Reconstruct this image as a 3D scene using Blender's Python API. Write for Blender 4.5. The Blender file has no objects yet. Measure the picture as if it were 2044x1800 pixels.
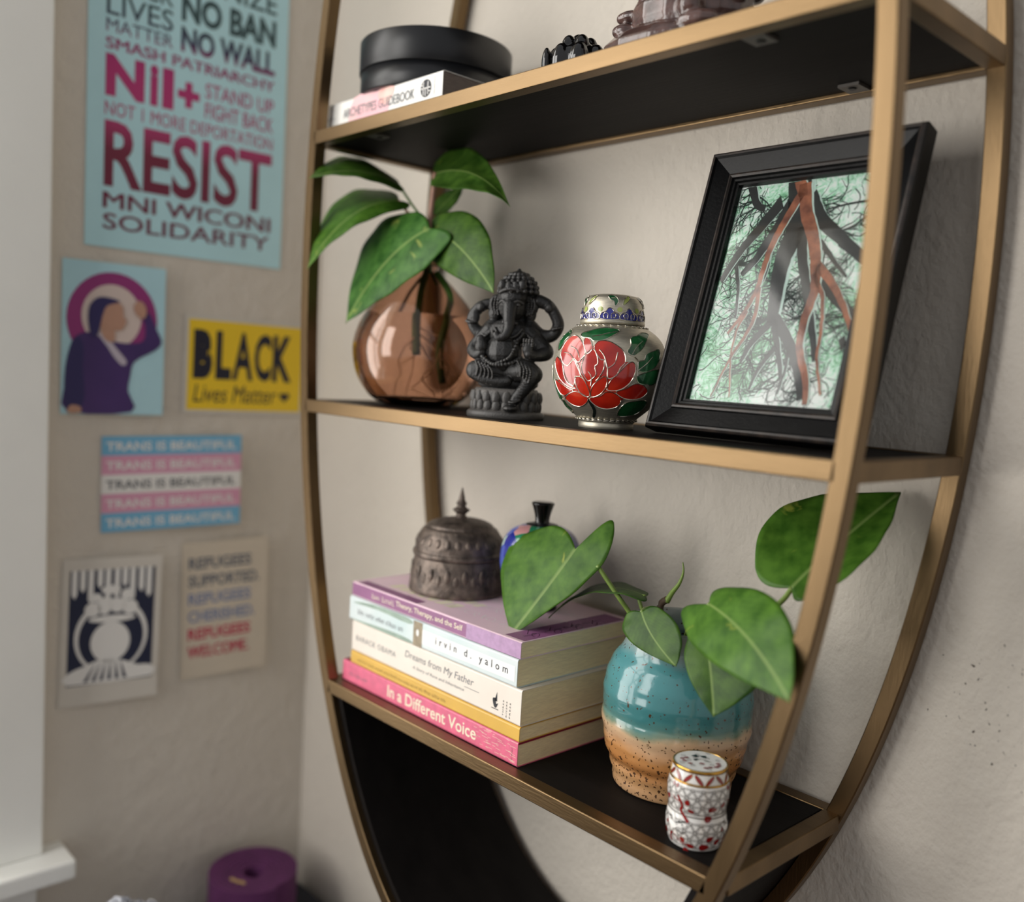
import bpy, bmesh, math, random
from mathutils import Vector, Matrix, noise
from mathutils.geometry import delaunay_2d_cdt
random.seed(7)
PI = math.pi
SC = bpy.context.scene
COL = SC.collection

# ---------------------------------------------------------------- camera, world, light, exposure
CAM = Vector((0.4839, -0.4341, 0.0291))
CR = Vector((0.6784, 0.7325, 0.0567)).normalized()
CF = Vector((-0.7277, 0.6806, -0.0850)).normalized()
CU = CR.cross(CF).normalized()
FPX = 1855.13
cd = bpy.data.cameras.new('camera')
cam = bpy.data.objects.new('camera', cd)
COL.objects.link(cam)
cam.matrix_world = Matrix(((CR.x, CU.x, -CF.x, CAM.x), (CR.y, CU.y, -CF.y, CAM.y), (CR.z, CU.z, -CF.z, CAM.z), (0, 0, 0, 1)))
cd.sensor_fit = 'HORIZONTAL'
cd.sensor_width = 36
cd.lens = FPX / 2044 * 36
cd.clip_start = 0.01
cd.dof.use_dof = True
cd.dof.focus_distance = 0.635
cd.dof.aperture_fstop = 2.8
SC.camera = cam

world = bpy.data.worlds.new('world')
SC.world = world
world.use_nodes = True
bg = world.node_tree.nodes['Background']
bg.inputs[0].default_value = (0.97, 0.98, 1.0, 1)
bg.inputs[1].default_value = 0.46

XL, YW, ZF = -0.4893, 0.1514, -1.10        # left wall, shelf wall, floor
WY0, WY1, WZ0, WZ1 = -1.15, -0.245, -0.478, 0.95   # opening of the window in the left wall
ld = bpy.data.lights.new('daylight', 'AREA')
ld.shape = 'RECTANGLE'
ld.size, ld.size_y = 1.35, 0.86
ld.energy = 19
ld.color = (1.0, 0.97, 0.92)
lo = bpy.data.objects.new('daylight', ld)
COL.objects.link(lo)
lo.location = (XL - 0.16, (WY0 + WY1) / 2, (WZ0 + WZ1) / 2)
lo.rotation_euler = (0, -PI / 2, 0)         # local -Z looks along +X, into the room
l2 = bpy.data.lights.new('corner_fill', 'AREA')   # fill lamp added behind the viewer to brighten the left corner; no window seen
l2.shape = 'RECTANGLE'
l2.size, l2.size_y = 0.5, 1.2
l2.energy = 12.5
l2.color = (1.0, 0.97, 0.93)
lo2 = bpy.data.objects.new('corner_fill', l2)
COL.objects.link(lo2)
lo2.location = (-0.34, -1.30, 0.38)
lo2.rotation_euler = (PI / 2, 0, 0)         # local -Z looks along +Y
SC.view_settings.view_transform = 'Standard'
SC.view_settings.look = 'None'
SC.view_settings.exposure = 0.0
SC.view_settings.gamma = 1.0
SC.view_settings.use_curve_mapping = False

# ---------------------------------------------------------------- helpers
def atd(u, v, d):
    return CAM + d * (CF + CR * ((u - 1022) / FPX) - CU * ((v - 900) / FPX))

def aty(u, v, y):
    """the point of the place that lies at world depth y behind the front of the shelf"""
    r = CF + CR * ((u - 1022) / FPX) - CU * ((v - 900) / FPX)
    return CAM + r * ((y - CAM.y) / r.y)

def lin(r, g, b):
    f = lambda c: (c / 255 / 12.92) if c / 255 <= 0.04045 else ((c / 255 + 0.055) / 1.055) ** 2.4
    return (f(r), f(g), f(b), 1)

def mesh_obj(name, V, F, mat=None, parent=None, smooth=False, mats=None, idx=None):
    me = bpy.data.meshes.new(name)
    me.from_pydata([tuple(v) for v in V], [], F)
    me.validate()
    o = bpy.data.objects.new(name, me)
    COL.objects.link(o)
    for m in (mats or [mat]):
        me.materials.append(m)
    if idx:
        me.polygons.foreach_set('material_index', idx)
    if smooth:
        me.polygons.foreach_set('use_smooth', [True] * len(me.polygons))
    if parent:
        o.parent = parent
    return o

def tag(o, label=None, cat=None, group=None, kind=None):
    if label: o['label'] = label
    if cat: o['category'] = cat
    if group: o['group'] = group
    if kind: o['kind'] = kind
    return o

def empty(name, loc, rot=(0, 0, 0), label=None, cat=None, group=None):
    o = bpy.data.objects.new(name, None)
    o.empty_display_size = 0.01
    COL.objects.link(o)
    o.location = loc
    o.rotation_euler = rot
    return tag(o, label, cat, group)

def bevel(o, w, seg=2):
    m = o.modifiers.new('bevel', 'BEVEL')
    m.width = w
    m.segments = seg
    m.limit_method = 'ANGLE'
    return o

def join(parts):
    V, F = [], []
    for v, f in parts:
        n = len(V)
        V += list(v)
        F += [tuple(i + n for i in q) for q in f]
    return V, F

def box(x0, x1, y0, y1, z0, z1):
    V = [(x, y, z) for z in (z0, z1) for y in (y0, y1) for x in (x0, x1)]
    return V, [(0, 2, 3, 1), (4, 5, 7, 6), (0, 1, 5, 4), (2, 6, 7, 3), (0, 4, 6, 2), (1, 3, 7, 5)]

def lathe(prof, n=64, c=(0, 0), fn=None):
    """prof: list of (radius, z); fn(phi, r, z) may wobble the radius"""
    V, F = [], []
    for r, z in prof:
        for i in range(n):
            p = 2 * PI * i / n
            rr = fn(p, r, z) if fn else r
            V.append((c[0] + rr * math.cos(p), c[1] + rr * math.sin(p), z))
    for j in range(len(prof) - 1):
        for i in range(n):
            k = (i + 1) % n
            F.append((j * n + i, j * n + k, (j + 1) * n + k, (j + 1) * n + i))
    if prof[0][0] > 1e-6:
        F.append(tuple(range(n - 1, -1, -1)))
    if prof[-1][0] > 1e-6:
        F.append(tuple((len(prof) - 1) * n + i for i in range(n)))
    return V, F

def smooth_prof(pts, k=6):
    out = []
    for i in range(len(pts) - 1):
        p0 = pts[max(i - 1, 0)]; p1 = pts[i]; p2 = pts[i + 1]; p3 = pts[min(i + 2, len(pts) - 1)]
        for j in range(k):
            t = j / k
            out.append(tuple(0.5 * (2 * b + (c - a) * t + (2 * a - 5 * b + 4 * c - d) * t * t + (3 * b - a - 3 * c + d) * t ** 3)
                             for a, b, c, d in zip(p0, p1, p2, p3)))
    out.append(tuple(pts[-1]))
    return out

def tube(pts, rad, n=8, sub=5):
    P = [Vector(p) for p in (smooth_prof([tuple(p) for p in pts], sub) if sub else pts)]
    m = len(P)
    V, F = [], []
    up = Vector((0.13, 0.31, 0.94))
    for i, p in enumerate(P):
        t = (P[min(i + 1, m - 1)] - P[max(i - 1, 0)]).normalized()
        a = t.cross(up)
        a = (a if a.length > 1e-4 else t.orthogonal()).normalized()
        b = t.cross(a)
        r = rad(i / (m - 1)) if callable(rad) else rad
        for k in range(n):
            q = 2 * PI * k / n
            V.append(p + (a * math.cos(q) + b * math.sin(q)) * r)
    for i in range(m - 1):
        for k in range(n):
            l = (k + 1) % n
            F.append((i * n + k, i * n + l, (i + 1) * n + l, (i + 1) * n + k))
    F.append(tuple(range(n - 1, -1, -1)))
    F.append(tuple((m - 1) * n + k for k in range(n)))
    return V, F

def ball(c, r, seg=14, rings=9):
    """ellipsoid; r is a number or a triple"""
    r = (r, r, r) if not isinstance(r, (tuple, list)) else r
    V, F = [], []
    for j in range(rings + 1):
        th = PI * j / rings
        for i in range(seg):
            p = 2 * PI * i / seg
            V.append((c[0] + r[0] * math.sin(th) * math.cos(p), c[1] + r[1] * math.sin(th) * math.sin(p), c[2] + r[2] * math.cos(th)))
    for j in range(rings):
        for i in range(seg):
            k = (i + 1) % seg
            F.append((j * seg + i, (j + 1) * seg + i, (j + 1) * seg + k, j * seg + k))
    return V, F

def inside(pt, poly):
    x, y = pt
    c = False
    j = len(poly) - 1
    for i in range(len(poly)):
        if (poly[i][1] > y) != (poly[j][1] > y) and x < (poly[j][0] - poly[i][0]) * (y - poly[i][1]) / (poly[j][1] - poly[i][1]) + poly[i][0]:
            c = not c
        j = i
    return c

def fill(poly, step):
    """2-D polygon -> triangles with inner points every step"""
    xs = [p[0] for p in poly]; ys = [p[1] for p in poly]
    pts = [Vector(p) for p in poly]
    y = min(ys) + step / 2
    while y < max(ys):
        x = min(xs) + step / 2
        while x < max(xs):
            if inside((x, y), poly):
                pts.append(Vector((x, y)))
            x += step
        y += step
    n = len(poly)
    v, e, f, *_ = delaunay_2d_cdt(pts, [(i, (i + 1) % n) for i in range(n)], [], 0, 1e-9)
    v = [tuple(a) for a in v]
    f = [tuple(q) for q in f if inside((sum(v[i][0] for i in q) / 3, sum(v[i][1] for i in q) / 3), poly)]
    return v, f

def closed_smooth(pts, k=4):
    n = len(pts)
    out = []
    for i in range(n):
        p0, p1, p2, p3 = pts[i - 1], pts[i], pts[(i + 1) % n], pts[(i + 2) % n]
        for j in range(k):
            t = j / k
            out.append(tuple(0.5 * (2 * b + (c - a) * t + (2 * a - 5 * b + 4 * c - d) * t * t + (3 * b - a - 3 * c + d) * t ** 3)
                             for a, b, c, d in zip(p0, p1, p2, p3)))
    return out

def ribbon(pts, w):
    """2-D line -> quads; w number or function of 0..1"""
    m = len(pts)
    V, F = [], []
    for i, p in enumerate(pts):
        a = pts[max(i - 1, 0)]; b = pts[min(i + 1, m - 1)]
        dx, dy = b[0] - a[0], b[1] - a[1]
        L = math.hypot(dx, dy) or 1
        ww = (w(i / (m - 1)) if callable(w) else w) / 2
        V += [(p[0] - dy / L * ww, p[1] + dx / L * ww), (p[0] + dy / L * ww, p[1] - dx / L * ww)]
    for i in range(m - 1):
        F.append((2 * i, 2 * i + 1, 2 * i + 3, 2 * i + 2))
    return V, F

def disc2(cx, cy, rx, ry=None, n=40, a0=0, a1=2 * PI):
    ry = ry or rx
    return [(cx + rx * math.cos(a0 + (a1 - a0) * i / n), cy + ry * math.sin(a0 + (a1 - a0) * i / n)) for i in range(n + (0 if abs(a1 - a0) > 6.28 else 1))]

def text2(s, x0, x1, y0, y1, bold=0.0, shear=0.0, space=1.0):
    """letters as a flat mesh, fitted into a box"""
    cu = bpy.data.curves.new('t', 'FONT')
    cu.body = s
    many = 'M' in s                              # the letter M does not survive an offset
    cu.offset = 0.0 if many else bold
    cu.shear = shear
    cu.space_character = space
    cu.resolution_u = 3
    o = bpy.data.objects.new('t', cu)
    COL.objects.link(o)
    bpy.context.view_layer.update()
    me = bpy.data.meshes.new_from_object(o.evaluated_get(bpy.context.evaluated_depsgraph_get()))
    V = [tuple(v.co) for v in me.vertices]
    F = [tuple(p.vertices) for p in me.polygons]
    bpy.data.objects.remove(o)
    bpy.data.curves.remove(cu)
    bpy.data.meshes.remove(me)
    a0 = min(v[0] for v in V); a1 = max(v[0] for v in V)
    b0 = min(v[1] for v in V); b1 = max(v[1] for v in V)
    if x1 is None:
        x1 = x0 + (y1 - y0) * (a1 - a0) / (b1 - b0)
    return [(x0 + (v[0] - a0) / (a1 - a0) * (x1 - x0), y0 + (v[1] - b0) / (b1 - b0) * (y1 - y0)) for v in V], F

def rect2(x0, x1, y0, y1):
    return [(x0, y0), (x1, y0), (x1, y1), (x0, y1)], [(0, 1, 2, 3)]

def marks(x0, x1, y0, y1, seed):
    """a line of print too small to read: upright strokes in word-like clusters"""
    g_ = random.Random(seed)
    h_ = y1 - y0
    out = []
    x = x0
    while x < x1 - h_ * .5:
        for _ in range(g_.randint(3, 7)):
            if x > x1 - h_ * .4: break
            w_ = h_ * g_.uniform(.10, .16)
            t_ = g_.choice((.72, .72, .72, 1.0))
            out.append(rect2(x, x + w_, y0, y0 + h_ * t_))
            if g_.random() < .7:
                yy = y0 + h_ * g_.choice((0, .30, .60))
                out.append(rect2(x + w_, x + h_ * .38, yy, yy + h_ * .12))
            x += h_ * .56
        x += h_ * .45
    return join([([(a, b, 0) for a, b in v], f) for v, f in out])

def marks2(*a):
    V, F = marks(*a)
    return [(v[0], v[1]) for v in V], F

def poly2(pts):
    return fill(pts, 1e9)

def put(name, vf, fn, mat, parent, smooth=False, **k):
    """a 2-D shape set onto a surface of its thing by fn(x, y)"""
    V, F = vf
    return mesh_obj(name, [fn(x, y) for x, y in V], F, mat, parent, smooth, **k)

# ---------------------------------------------------------------- materials
MATS = {}
def pbr(name, col, rough=0.5, metal=0.0, var=0.0, vscale=30, bump=0.0, bscale=200, stretch=None, coat=0.0, spec=0.5, col2=None, trans=0.0, detail=5):
    if name in MATS:
        return MATS[name]
    m = bpy.data.materials.new(name)
    MATS[name] = m
    m.use_nodes = True
    nt = m.node_tree
    b = nt.nodes['Principled BSDF']
    b.inputs['Roughness'].default_value = rough
    b.inputs['Metallic'].default_value = metal
    b.inputs['Coat Weight'].default_value = coat
    b.inputs['Coat Roughness'].default_value = 0.06
    b.inputs['Specular IOR Level'].default_value = spec
    b.inputs['Base Color'].default_value = col
    tc = nt.nodes.new('ShaderNodeTexCoord')
    mp = nt.nodes.new('ShaderNodeMapping')
    nt.links.new(tc.outputs['Object'], mp.inputs[0])
    if stretch:
        mp.inputs['Scale'].default_value = stretch
    if var or col2:
        n = nt.nodes.new('ShaderNodeTexNoise')
        n.inputs['Scale'].default_value = vscale
        n.inputs['Detail'].default_value = detail
        nt.links.new(mp.outputs[0], n.inputs['Vector'])
        r = nt.nodes.new('ShaderNodeValToRGB')
        r.color_ramp.elements[0].position = 0.3
        r.color_ramp.elements[1].position = 0.7
        if col2:
            r.color_ramp.elements[0].color = col
            r.color_ramp.elements[1].color = col2
        else:
            r.color_ramp.elements[0].color = tuple(c * (1 - var) for c in col[:3]) + (1,)
            r.color_ramp.elements[1].color = tuple(min(1, c * (1 + var)) for c in col[:3]) + (1,)
        nt.links.new(n.outputs[0], r.inputs[0])
        nt.links.new(r.outputs[0], b.inputs['Base Color'])
    if bump:
        n2 = nt.nodes.new('ShaderNodeTexNoise')
        n2.inputs['Scale'].default_value = bscale
        n2.inputs['Detail'].default_value = 3
        nt.links.new(mp.outputs[0], n2.inputs['Vector'])
        bp = nt.nodes.new('ShaderNodeBump')
        bp.inputs['Strength'].default_value = bump
        bp.inputs['Distance'].default_value = 0.001
        nt.links.new(n2.outputs[0], bp.inputs['Height'])
        nt.links.new(bp.outputs[0], b.inputs['Normal'])
    return m

def nodes_of(m):
    nt = m.node_tree
    def N(t, **k):
        n = nt.nodes.new(t)
        for a, v in k.items():
            setattr(n, a, v)
        return n
    return nt, N, nt.nodes['Principled BSDF']

def ramp(N, stops, mode='LINEAR'):
    r = N('ShaderNodeValToRGB')
    r.color_ramp.interpolation = mode
    e = r.color_ramp.elements
    e[0].position, e[0].color = stops[0]
    e[1].position, e[1].color = stops[-1]
    for p, c in stops[1:-1]:
        x = e.new(p)
        x.color = c
    return r

# plaster of the two walls; scuffs of their own beside the shelf
def wall_mat(name, scuff):
    m = pbr(name, lin(216, 208, 196), 0.75, var=0.025, vscale=6, spec=0.25)
    nt, N, b = nodes_of(m)
    tc = N('ShaderNodeTexCoord')
    n1 = N('ShaderNodeTexNoise'); n1.inputs['Scale'].default_value = 260; n1.inputs['Detail'].default_value = 2
    n2 = N('ShaderNodeTexNoise'); n2.inputs['Scale'].default_value = 70; n2.inputs['Detail'].default_value = 4
    mp = N('ShaderNodeMapping'); mp.inputs['Scale'].default_value = (1, 1, 0.75)
    nt.links.new(tc.outputs['Object'], mp.inputs[0])
    nt.links.new(mp.outputs[0], n1.inputs['Vector']); nt.links.new(mp.outputs[0], n2.inputs['Vector'])
    ad = N('ShaderNodeMath', operation='MULTIPLY_ADD'); ad.inputs[1].default_value = 2.2
    nt.links.new(n2.outputs[0], ad.inputs[0]); nt.links.new(n1.outputs[0], ad.inputs[2])
    bp = N('ShaderNodeBump'); bp.inputs['Strength'].default_value = 0.6; bp.inputs['Distance'].default_value = 0.0015
    nt.links.new(ad.outputs[0], bp.inputs['Height']); nt.links.new(bp.outputs[0], b.inputs['Normal'])
    if scuff:
        src = b.inputs['Base Color'].links[0].from_socket
        ds = N('ShaderNodeVectorMath', operation='DISTANCE'); ds.inputs[1].default_value = (0.300, YW, -0.155)
        nt.links.new(tc.outputs['Object'], ds.inputs[0])
        fall = N('ShaderNodeMapRange'); fall.inputs[1].default_value = 0.03; fall.inputs[2].default_value = 0.13
        fall.inputs[3].default_value = 0.0; fall.inputs[4].default_value = 0.25
        nt.links.new(ds.outputs['Value'], fall.inputs[0])
        sp = N('ShaderNodeTexNoise'); sp.inputs['Scale'].default_value = 330; sp.inputs['Detail'].default_value = 1.5
        nt.links.new(mp.outputs[0], sp.inputs['Vector'])
        su = N('ShaderNodeMath', operation='SUBTRACT'); nt.links.new(sp.outputs[0], su.inputs[0]); nt.links.new(fall.outputs[0], su.inputs[1])
        gt = N('ShaderNodeMapRange'); gt.inputs[1].default_value = 0.665; gt.inputs[2].default_value = 0.72
        nt.links.new(su.outputs[0], gt.inputs[0])
        mx = N('ShaderNodeMix', data_type='RGBA')
        nt.links.new(gt.outputs[0], mx.inputs[0]); nt.links.new(src, mx.inputs[6]); mx.inputs[7].default_value = lin(92, 84, 76)
        nt.links.new(mx.outputs[2], b.inputs['Base Color'])
    return m

M_wall = wall_mat('plaster_wall', True)
M_wall2 = wall_mat('plaster_wall_left', False)
M_trim = pbr('white_trim_paint', lin(245, 245, 240), 0.4, var=0.02, vscale=12)
M_floor = pbr('brown_floor', lin(96, 72, 52), 0.5, var=0.2, vscale=20, stretch=(1, 8, 1))
M_brass = pbr('brushed_brass', lin(120, 99, 72), 0.40, metal=1.0, var=0.16, vscale=40, bump=0.16, bscale=700, stretch=(0.12, 1, 1))
M_brassv = pbr('brushed_brass_upright', lin(120, 99, 72), 0.40, metal=1.0, var=0.16, vscale=40, bump=0.16, bscale=700, stretch=(1, 1, 0.12))
M_board = pbr('black_stained_wood', lin(20, 17, 16), 0.62, spec=0.12, var=0.28, vscale=60, bump=0.14, bscale=420, stretch=(0.06, 1, 1))
M_tab = pbr('dark_steel', lin(96, 92, 88), 0.45, metal=0.6)
M_screw = pbr('black_screw', lin(20, 20, 20), 0.4, metal=0.5)
M_black = pbr('satin_black', lin(20, 21, 24), 0.36, var=0.05, vscale=40)
M_white = pbr('white_print', lin(236, 234, 230), 0.6)
M_cream = pbr('cream_print', lin(236, 226, 200), 0.6)
M_grey = pbr('grey_print', lin(110, 112, 116), 0.6)
M_dark = pbr('dark_print', lin(40, 40, 46), 0.6)

# ---------------------------------------------------------------- setting
tag(mesh_obj('wall_back', *box(XL - 0.12, 1.5, YW, YW + 0.1, ZF, 1.5), M_wall), kind='structure', label='beige plaster wall behind the oval shelf')
wl = join([box(XL - 0.12, XL, WY1, YW, ZF, 1.5), box(XL - 0.12, XL, -1.8, WY0, ZF, 1.5),
           box(XL - 0.12, XL, WY0, WY1, ZF, WZ0), box(XL - 0.12, XL, WY0, WY1, WZ1, 1.5)])
tag(mesh_obj('wall_left', *wl, M_wall2), kind='structure', label='beige plaster wall with the posters')
tag(mesh_obj('floor', *box(XL - 0.12, 4.0, -4.5, YW + 0.1, ZF - 0.05, ZF), M_floor), kind='structure', label='brown floor under the shelf')
w = empty('window_1', (XL, (WY0 + WY1) / 2, WZ0))
tag(w, 'white painted window at the left edge', kind='structure')
def wbox(name, x0, x1, y0, y1, z0, z1, bv=0.002):
    oy, oz = (WY0 + WY1) / 2, WZ0
    return bevel(mesh_obj(name, *box(x0, x1, y0 - oy, y1 - oy, z0 - oz, z1 - oz), M_trim, w), bv)
wbox('casing', 0.0005, 0.019, WY1, WY1 + 0.0935, WZ0, WZ1 + 0.09)
wbox('casing', 0.0005, 0.019, WY0 - 0.0935, WY0, WZ0, WZ1 + 0.09)
wbox('casing', 0.0005, 0.019, WY0, WY1, WZ1, WZ1 + 0.09)
wbox('sill', -0.10, 0.048, WY0 - 0.118, WY1 + 0.1165, WZ0 - 0.020, WZ0, 0.003)
wbox('apron', 0.0005, 0.014, WY0 - 0.09, WY1 + 0.09, WZ0 - 0.095, WZ0 - 0.020)
for y in (WY0 + 0.02, (WY0 + WY1) / 2, WY1 - 0.02):
    wbox('sash_bar', -0.10, -0.07, y - 0.018, y + 0.018, WZ0, WZ1)
for z in (WZ0 + 0.02, (WZ0 + WZ1) / 2, WZ1 - 0.02):
    wbox('sash_bar', -0.10, -0.07, WY0, WY1, z - 0.018, z + 0.018)

# ---------------------------------------------------------------- the oval shelf
T, D = 0.0113, 0.1362                      # square tube, front of the back frame
OA, OB, ON, OZ = 0.26, 0.5589, 2.0633, 0.1185
Z1, Z2, Z3, Z4 = 0.2242, -0.0116, -0.2548, 0.462
NP = 220
def oval(off):
    P = []
    for i in range(NP):
        a = 2 * PI * i / NP
        c, s = math.cos(a), math.sin(a)
        P.append((OA * math.copysign(abs(c) ** (2 / ON), c), OB * math.copysign(abs(s) ** (2 / ON), s)))
    out = []
    for i in range(NP):
        dx = P[(i + 1) % NP][0] - P[i - 1][0]; dz = P[(i + 1) % NP][1] - P[i - 1][1]
        L = math.hypot(dx, dz)
        out.append((P[i][0] + dz / L * off, OZ + P[i][1] - dx / L * off))
    return out
def half_width(z, off):
    q = [p for p in oval(off) if p[0] > 0]
    q.sort(key=lambda p: p[1])
    for a, b in zip(q, q[1:]):
        if a[1] <= z <= b[1]:
            k = (z - a[1]) / (b[1] - a[1] + 1e-12)
            return a[0] + k * (b[0] - a[0])
    return 0.05
def oval_tube(y0):
    c = 0.0008
    sec = [(c, 0), (T - c, 0), (T, c), (T, T - c), (T - c, T), (c, T), (0, T - c), (0, c)]
    V, F = [], []
    rings = [oval(o) for o, _ in sec]
    for i in range(NP):
        for k, (o, y) in enumerate(sec):
            V.append((rings[k][i][0], y0 + y, rings[k][i][1]))
    for i in range(NP):
        j = (i + 1) % NP
        for k in range(8):
            l = (k + 1) % 8
            F.append((i * 8 + k, i * 8 + l, j * 8 + l, j * 8 + k))
    return V, F
shelf = empty('oval_shelf', (0, 0, 0), label='tall oval brass shelf unit with black wooden shelves on the wall', cat='shelf')
mesh_obj('front_frame', *oval_tube(0), M_brassv, shelf)
mesh_obj('back_frame', *oval_tube(D), M_brassv, shelf)
for z in (Z4, Z1, Z2, Z3):
    xi = half_width(z, 0)
    for y in (0, D):
        bevel(mesh_obj('rail', *box(-xi - 0.003, xi + 0.003, y, y + T, z - T / 2, z + T / 2), M_brass, shelf), 0.0008)
    for s in (-1, 1):
        xo = half_width(z, T) - 0.0003
        xs = sorted((s * (xo - T), s * xo))
        bevel(mesh_obj('side_rail', *box(xs[0], xs[1], T - 0.001, D + 0.001, z - T / 2, z + T / 2), M_brass, shelf), 0.0008)
    xb = half_width(z, T) - T - 0.0015
    bd = bevel(mesh_obj('shelf_board', *box(-xb, xb, T + 0.0004, D - 0.0004, z - T / 2 + 0.0022, z + T / 2 - 0.0006), M_board, shelf), 0.0005)
    for k in (-0.74, 0.707):
        for y0, y1, hy in ((T - 0.001, T + 0.016, T + 0.010), (D - 0.016, D + 0.001, D - 0.010)):
            tb = mesh_obj('fixing_tab', *box(k * xb - 0.007, k * xb + 0.007, y0, y1, z - T / 2 + 0.0004, z - T / 2 + 0.0022), M_tab, shelf)
            mesh_obj('screw', *lathe([(0, z - T / 2 - 0.0004), (0.0022, z - T / 2 - 0.0004), (0.003, z - T / 2 + 0.0004)], 16, (k * xb, hy)), M_screw, tb)
# curved black panels closing the lower and the upper arc
for lo_, hi_, in ((None, Z3 - T / 2), (Z4 + T / 2, None)):
    A, B = oval(-0.0002), oval(-0.006)
    ids = [i for i in range(NP) if (A[i][1] < hi_ if hi_ else A[i][1] > lo_)]
    if hi_ is None:
        ids = sorted(ids)
    V, F = [], []
    for i in ids:
        for q in (A[i], B[i]):
            for y in (T * 0.55, D + T * 0.5):
                V.append((q[0], y, q[1]))
    for k in range(len(ids) - 1):
        a, b = 4 * k, 4 * k + 4
        F += [(a, b, b + 1, a + 1), (a + 2, a + 3, b + 3, b + 2), (a, a + 2, b + 2, b), (a + 1, b + 1, b + 3, a + 3)]
    F += [(0, 1, 3, 2), (len(V) - 4, len(V) - 2, len(V) - 1, len(V) - 3)]
    mesh_obj('curved_panel', V, F, M_board, shelf, smooth=False)
ST1, ST2, ST3 = Z1 + T / 2 - 0.0006, Z2 + T / 2 - 0.0006, Z3 + T / 2 - 0.0006   # tops of the boards

# ---------------------------------------------------------------- papers on the left wall
def paper(name, y0, y1, z0, z1, mat, label, cat, tilt=0.0, roll=0.0, lift=0.0008):
    W, H = y1 - y0, z1 - z0
    o = mesh_obj(name, *box(0, W, 0, H, 0, 0.0004), mat)
    m = Matrix(((0, 0, 1, XL + lift), (1, 0, 0, y0), (0, 1, 0, z0), (0, 0, 0, 1)))
    o.matrix_world = m @ Matrix.Rotation(roll, 4, 'Z') @ Matrix.Rotation(-tilt, 4, 'Y')
    tag(o, label, cat)
    return o, W, H
def flat(k):
    return lambda x, y: (x, y, 0.0004 + 0.0002 * k)

def stack_text(s, x0, x1, z0, z1, bold, k, mat, parent):
    vf = text2(s, x0, x1, z0, z1, bold)
    put('lettering', vf, flat(k), mat, parent)
    if 'M' in s and bold > .015:             # words with an M get their weight from two shifted impressions
        d = bold * 1.1 * (z1 - z0)
        for j, e in enumerate((-d, d)):
            put('lettering', ([(x + e, y) for x, y in vf[0]], vf[1]), flat(k + .4 + .4 * j), mat, parent)
# big poster
M_aqua = pbr('aqua_paper', lin(192, 234, 242), 0.42, var=0.04, vscale=14)
po, W, H = paper('poster', -0.1165, 0.097, 0.130, 0.475, M_aqua, 'large aqua poster with black and pink protest lettering, topmost on the left wall', 'poster')
M_ink = pbr('fading_poster_ink', lin(60, 70, 80), 0.5)
nt, N, b = nodes_of(M_ink)
tc = N('ShaderNodeTexCoord'); sx = N('ShaderNodeSeparateXYZ'); mr = N('ShaderNodeMapRange')
mr.inputs[1].default_value = 0.0; mr.inputs[2].default_value = H
nt.links.new(tc.outputs['Object'], sx.inputs[0]); nt.links.new(sx.outputs['Y'], mr.inputs[0])
rp = ramp(N, [(0.0, lin(112, 52, 76)), (0.15, lin(118, 40, 66)), (0.28, lin(122, 40, 66)), (0.37, lin(186, 62, 118)), (0.52, lin(184, 48, 118)), (0.60, lin(150, 60, 110)),
              (0.635, lin(62, 62, 92)), (0.70, lin(58, 84, 88)), (1.0, lin(40, 70, 68))])
nt.links.new(mr.outputs[0], rp.inputs[0]); nt.links.new(rp.outputs[0], b.inputs['Base Color'])
def poster_line(s, x0, x1, z0, z1, bold=0.02, thin=False):
    stack_text(s, x0 * W, x1 * W, z0 * H, z1 * H, bold, 1, M_ink, po)
for s, x0, x1, a, c, bd in (('SOLIDARITY', .08, .93, .052, .098, .012), ('MNI WICONI', .08, .93, .112, .158, .03), ('RESIST', .08, .93, .172, .362, .022),
        ('NOT 1 MORE DEPORTATION', .08, .93, .374, .412, .006), ('N', .08, .26, .428, .545, .05), ('i', .285, .325, .428, .545, .05), ('1', .345, .40, .428, .545, .05), ('+', .42, .53, .445, .52, .05), ('STAND UP', .56, .93, .488, .532, .004), ('FIGHT BACK', .56, .93, .428, .474, .004),
        ('SMASH PATRIARCHY', .08, .93, .558, .590, .03), ('NO WALL', .43, .93, .606, .680, .04), ('NO BAN', .43, .93, .694, .778, .04), ('MATTER', .08, .39, .606, .642, .002), ('LIVES', .08, .39, .652, .712, .006), ('BLACK', .08, .39, .722, .778, .006),
        ('DECOLONIZE', .08, .93, .795, .860, .01)):
    poster_line(s, x0, x1, a, c, bd)

# print of a woman in purple
M_aqua2 = pbr('blue_grey_card', lin(182, 222, 232), 0.5, var=0.02)
wo, W, H = paper('art_print', -0.1365, -0.0365, -0.0375, 0.1145, M_aqua2, 'small print of a woman in a purple suit before a magenta ring', 'art print', tilt=0.05, lift=0.0012)
C_mag = pbr('magenta_print', lin(150, 52, 120), 0.5)
C_pur = pbr('purple_print', lin(76, 48, 112), 0.5, col2=lin(60, 40, 96), vscale=12)
C_ind = pbr('indigo_print', lin(46, 38, 92), 0.5)
C_skin = pbr('tan_print', lin(190, 146, 124), 0.5)
C_blush = pbr('pale_pink_print', lin(218, 200, 192), 0.5)
C_shirt = pbr('lilac_white_print', lin(196, 186, 198), 0.5)
def wp(pts):                                # traced in the print's own 0..100 grid
    return [(x / 100 * W, y / 100 * H) for x, y in pts]
def wput(name, pts, k, mat, sm=3):
    p = closed_smooth(wp(pts), sm) if sm else wp(pts)
    put(name, poly2(p), flat(k), mat, wo)
wput('magenta_ring', disc2(48, 63, 44, 31), 1, C_mag, 0)
wput('moon', disc2(47, 65, 29, 21), 2, C_blush, 0)
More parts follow.
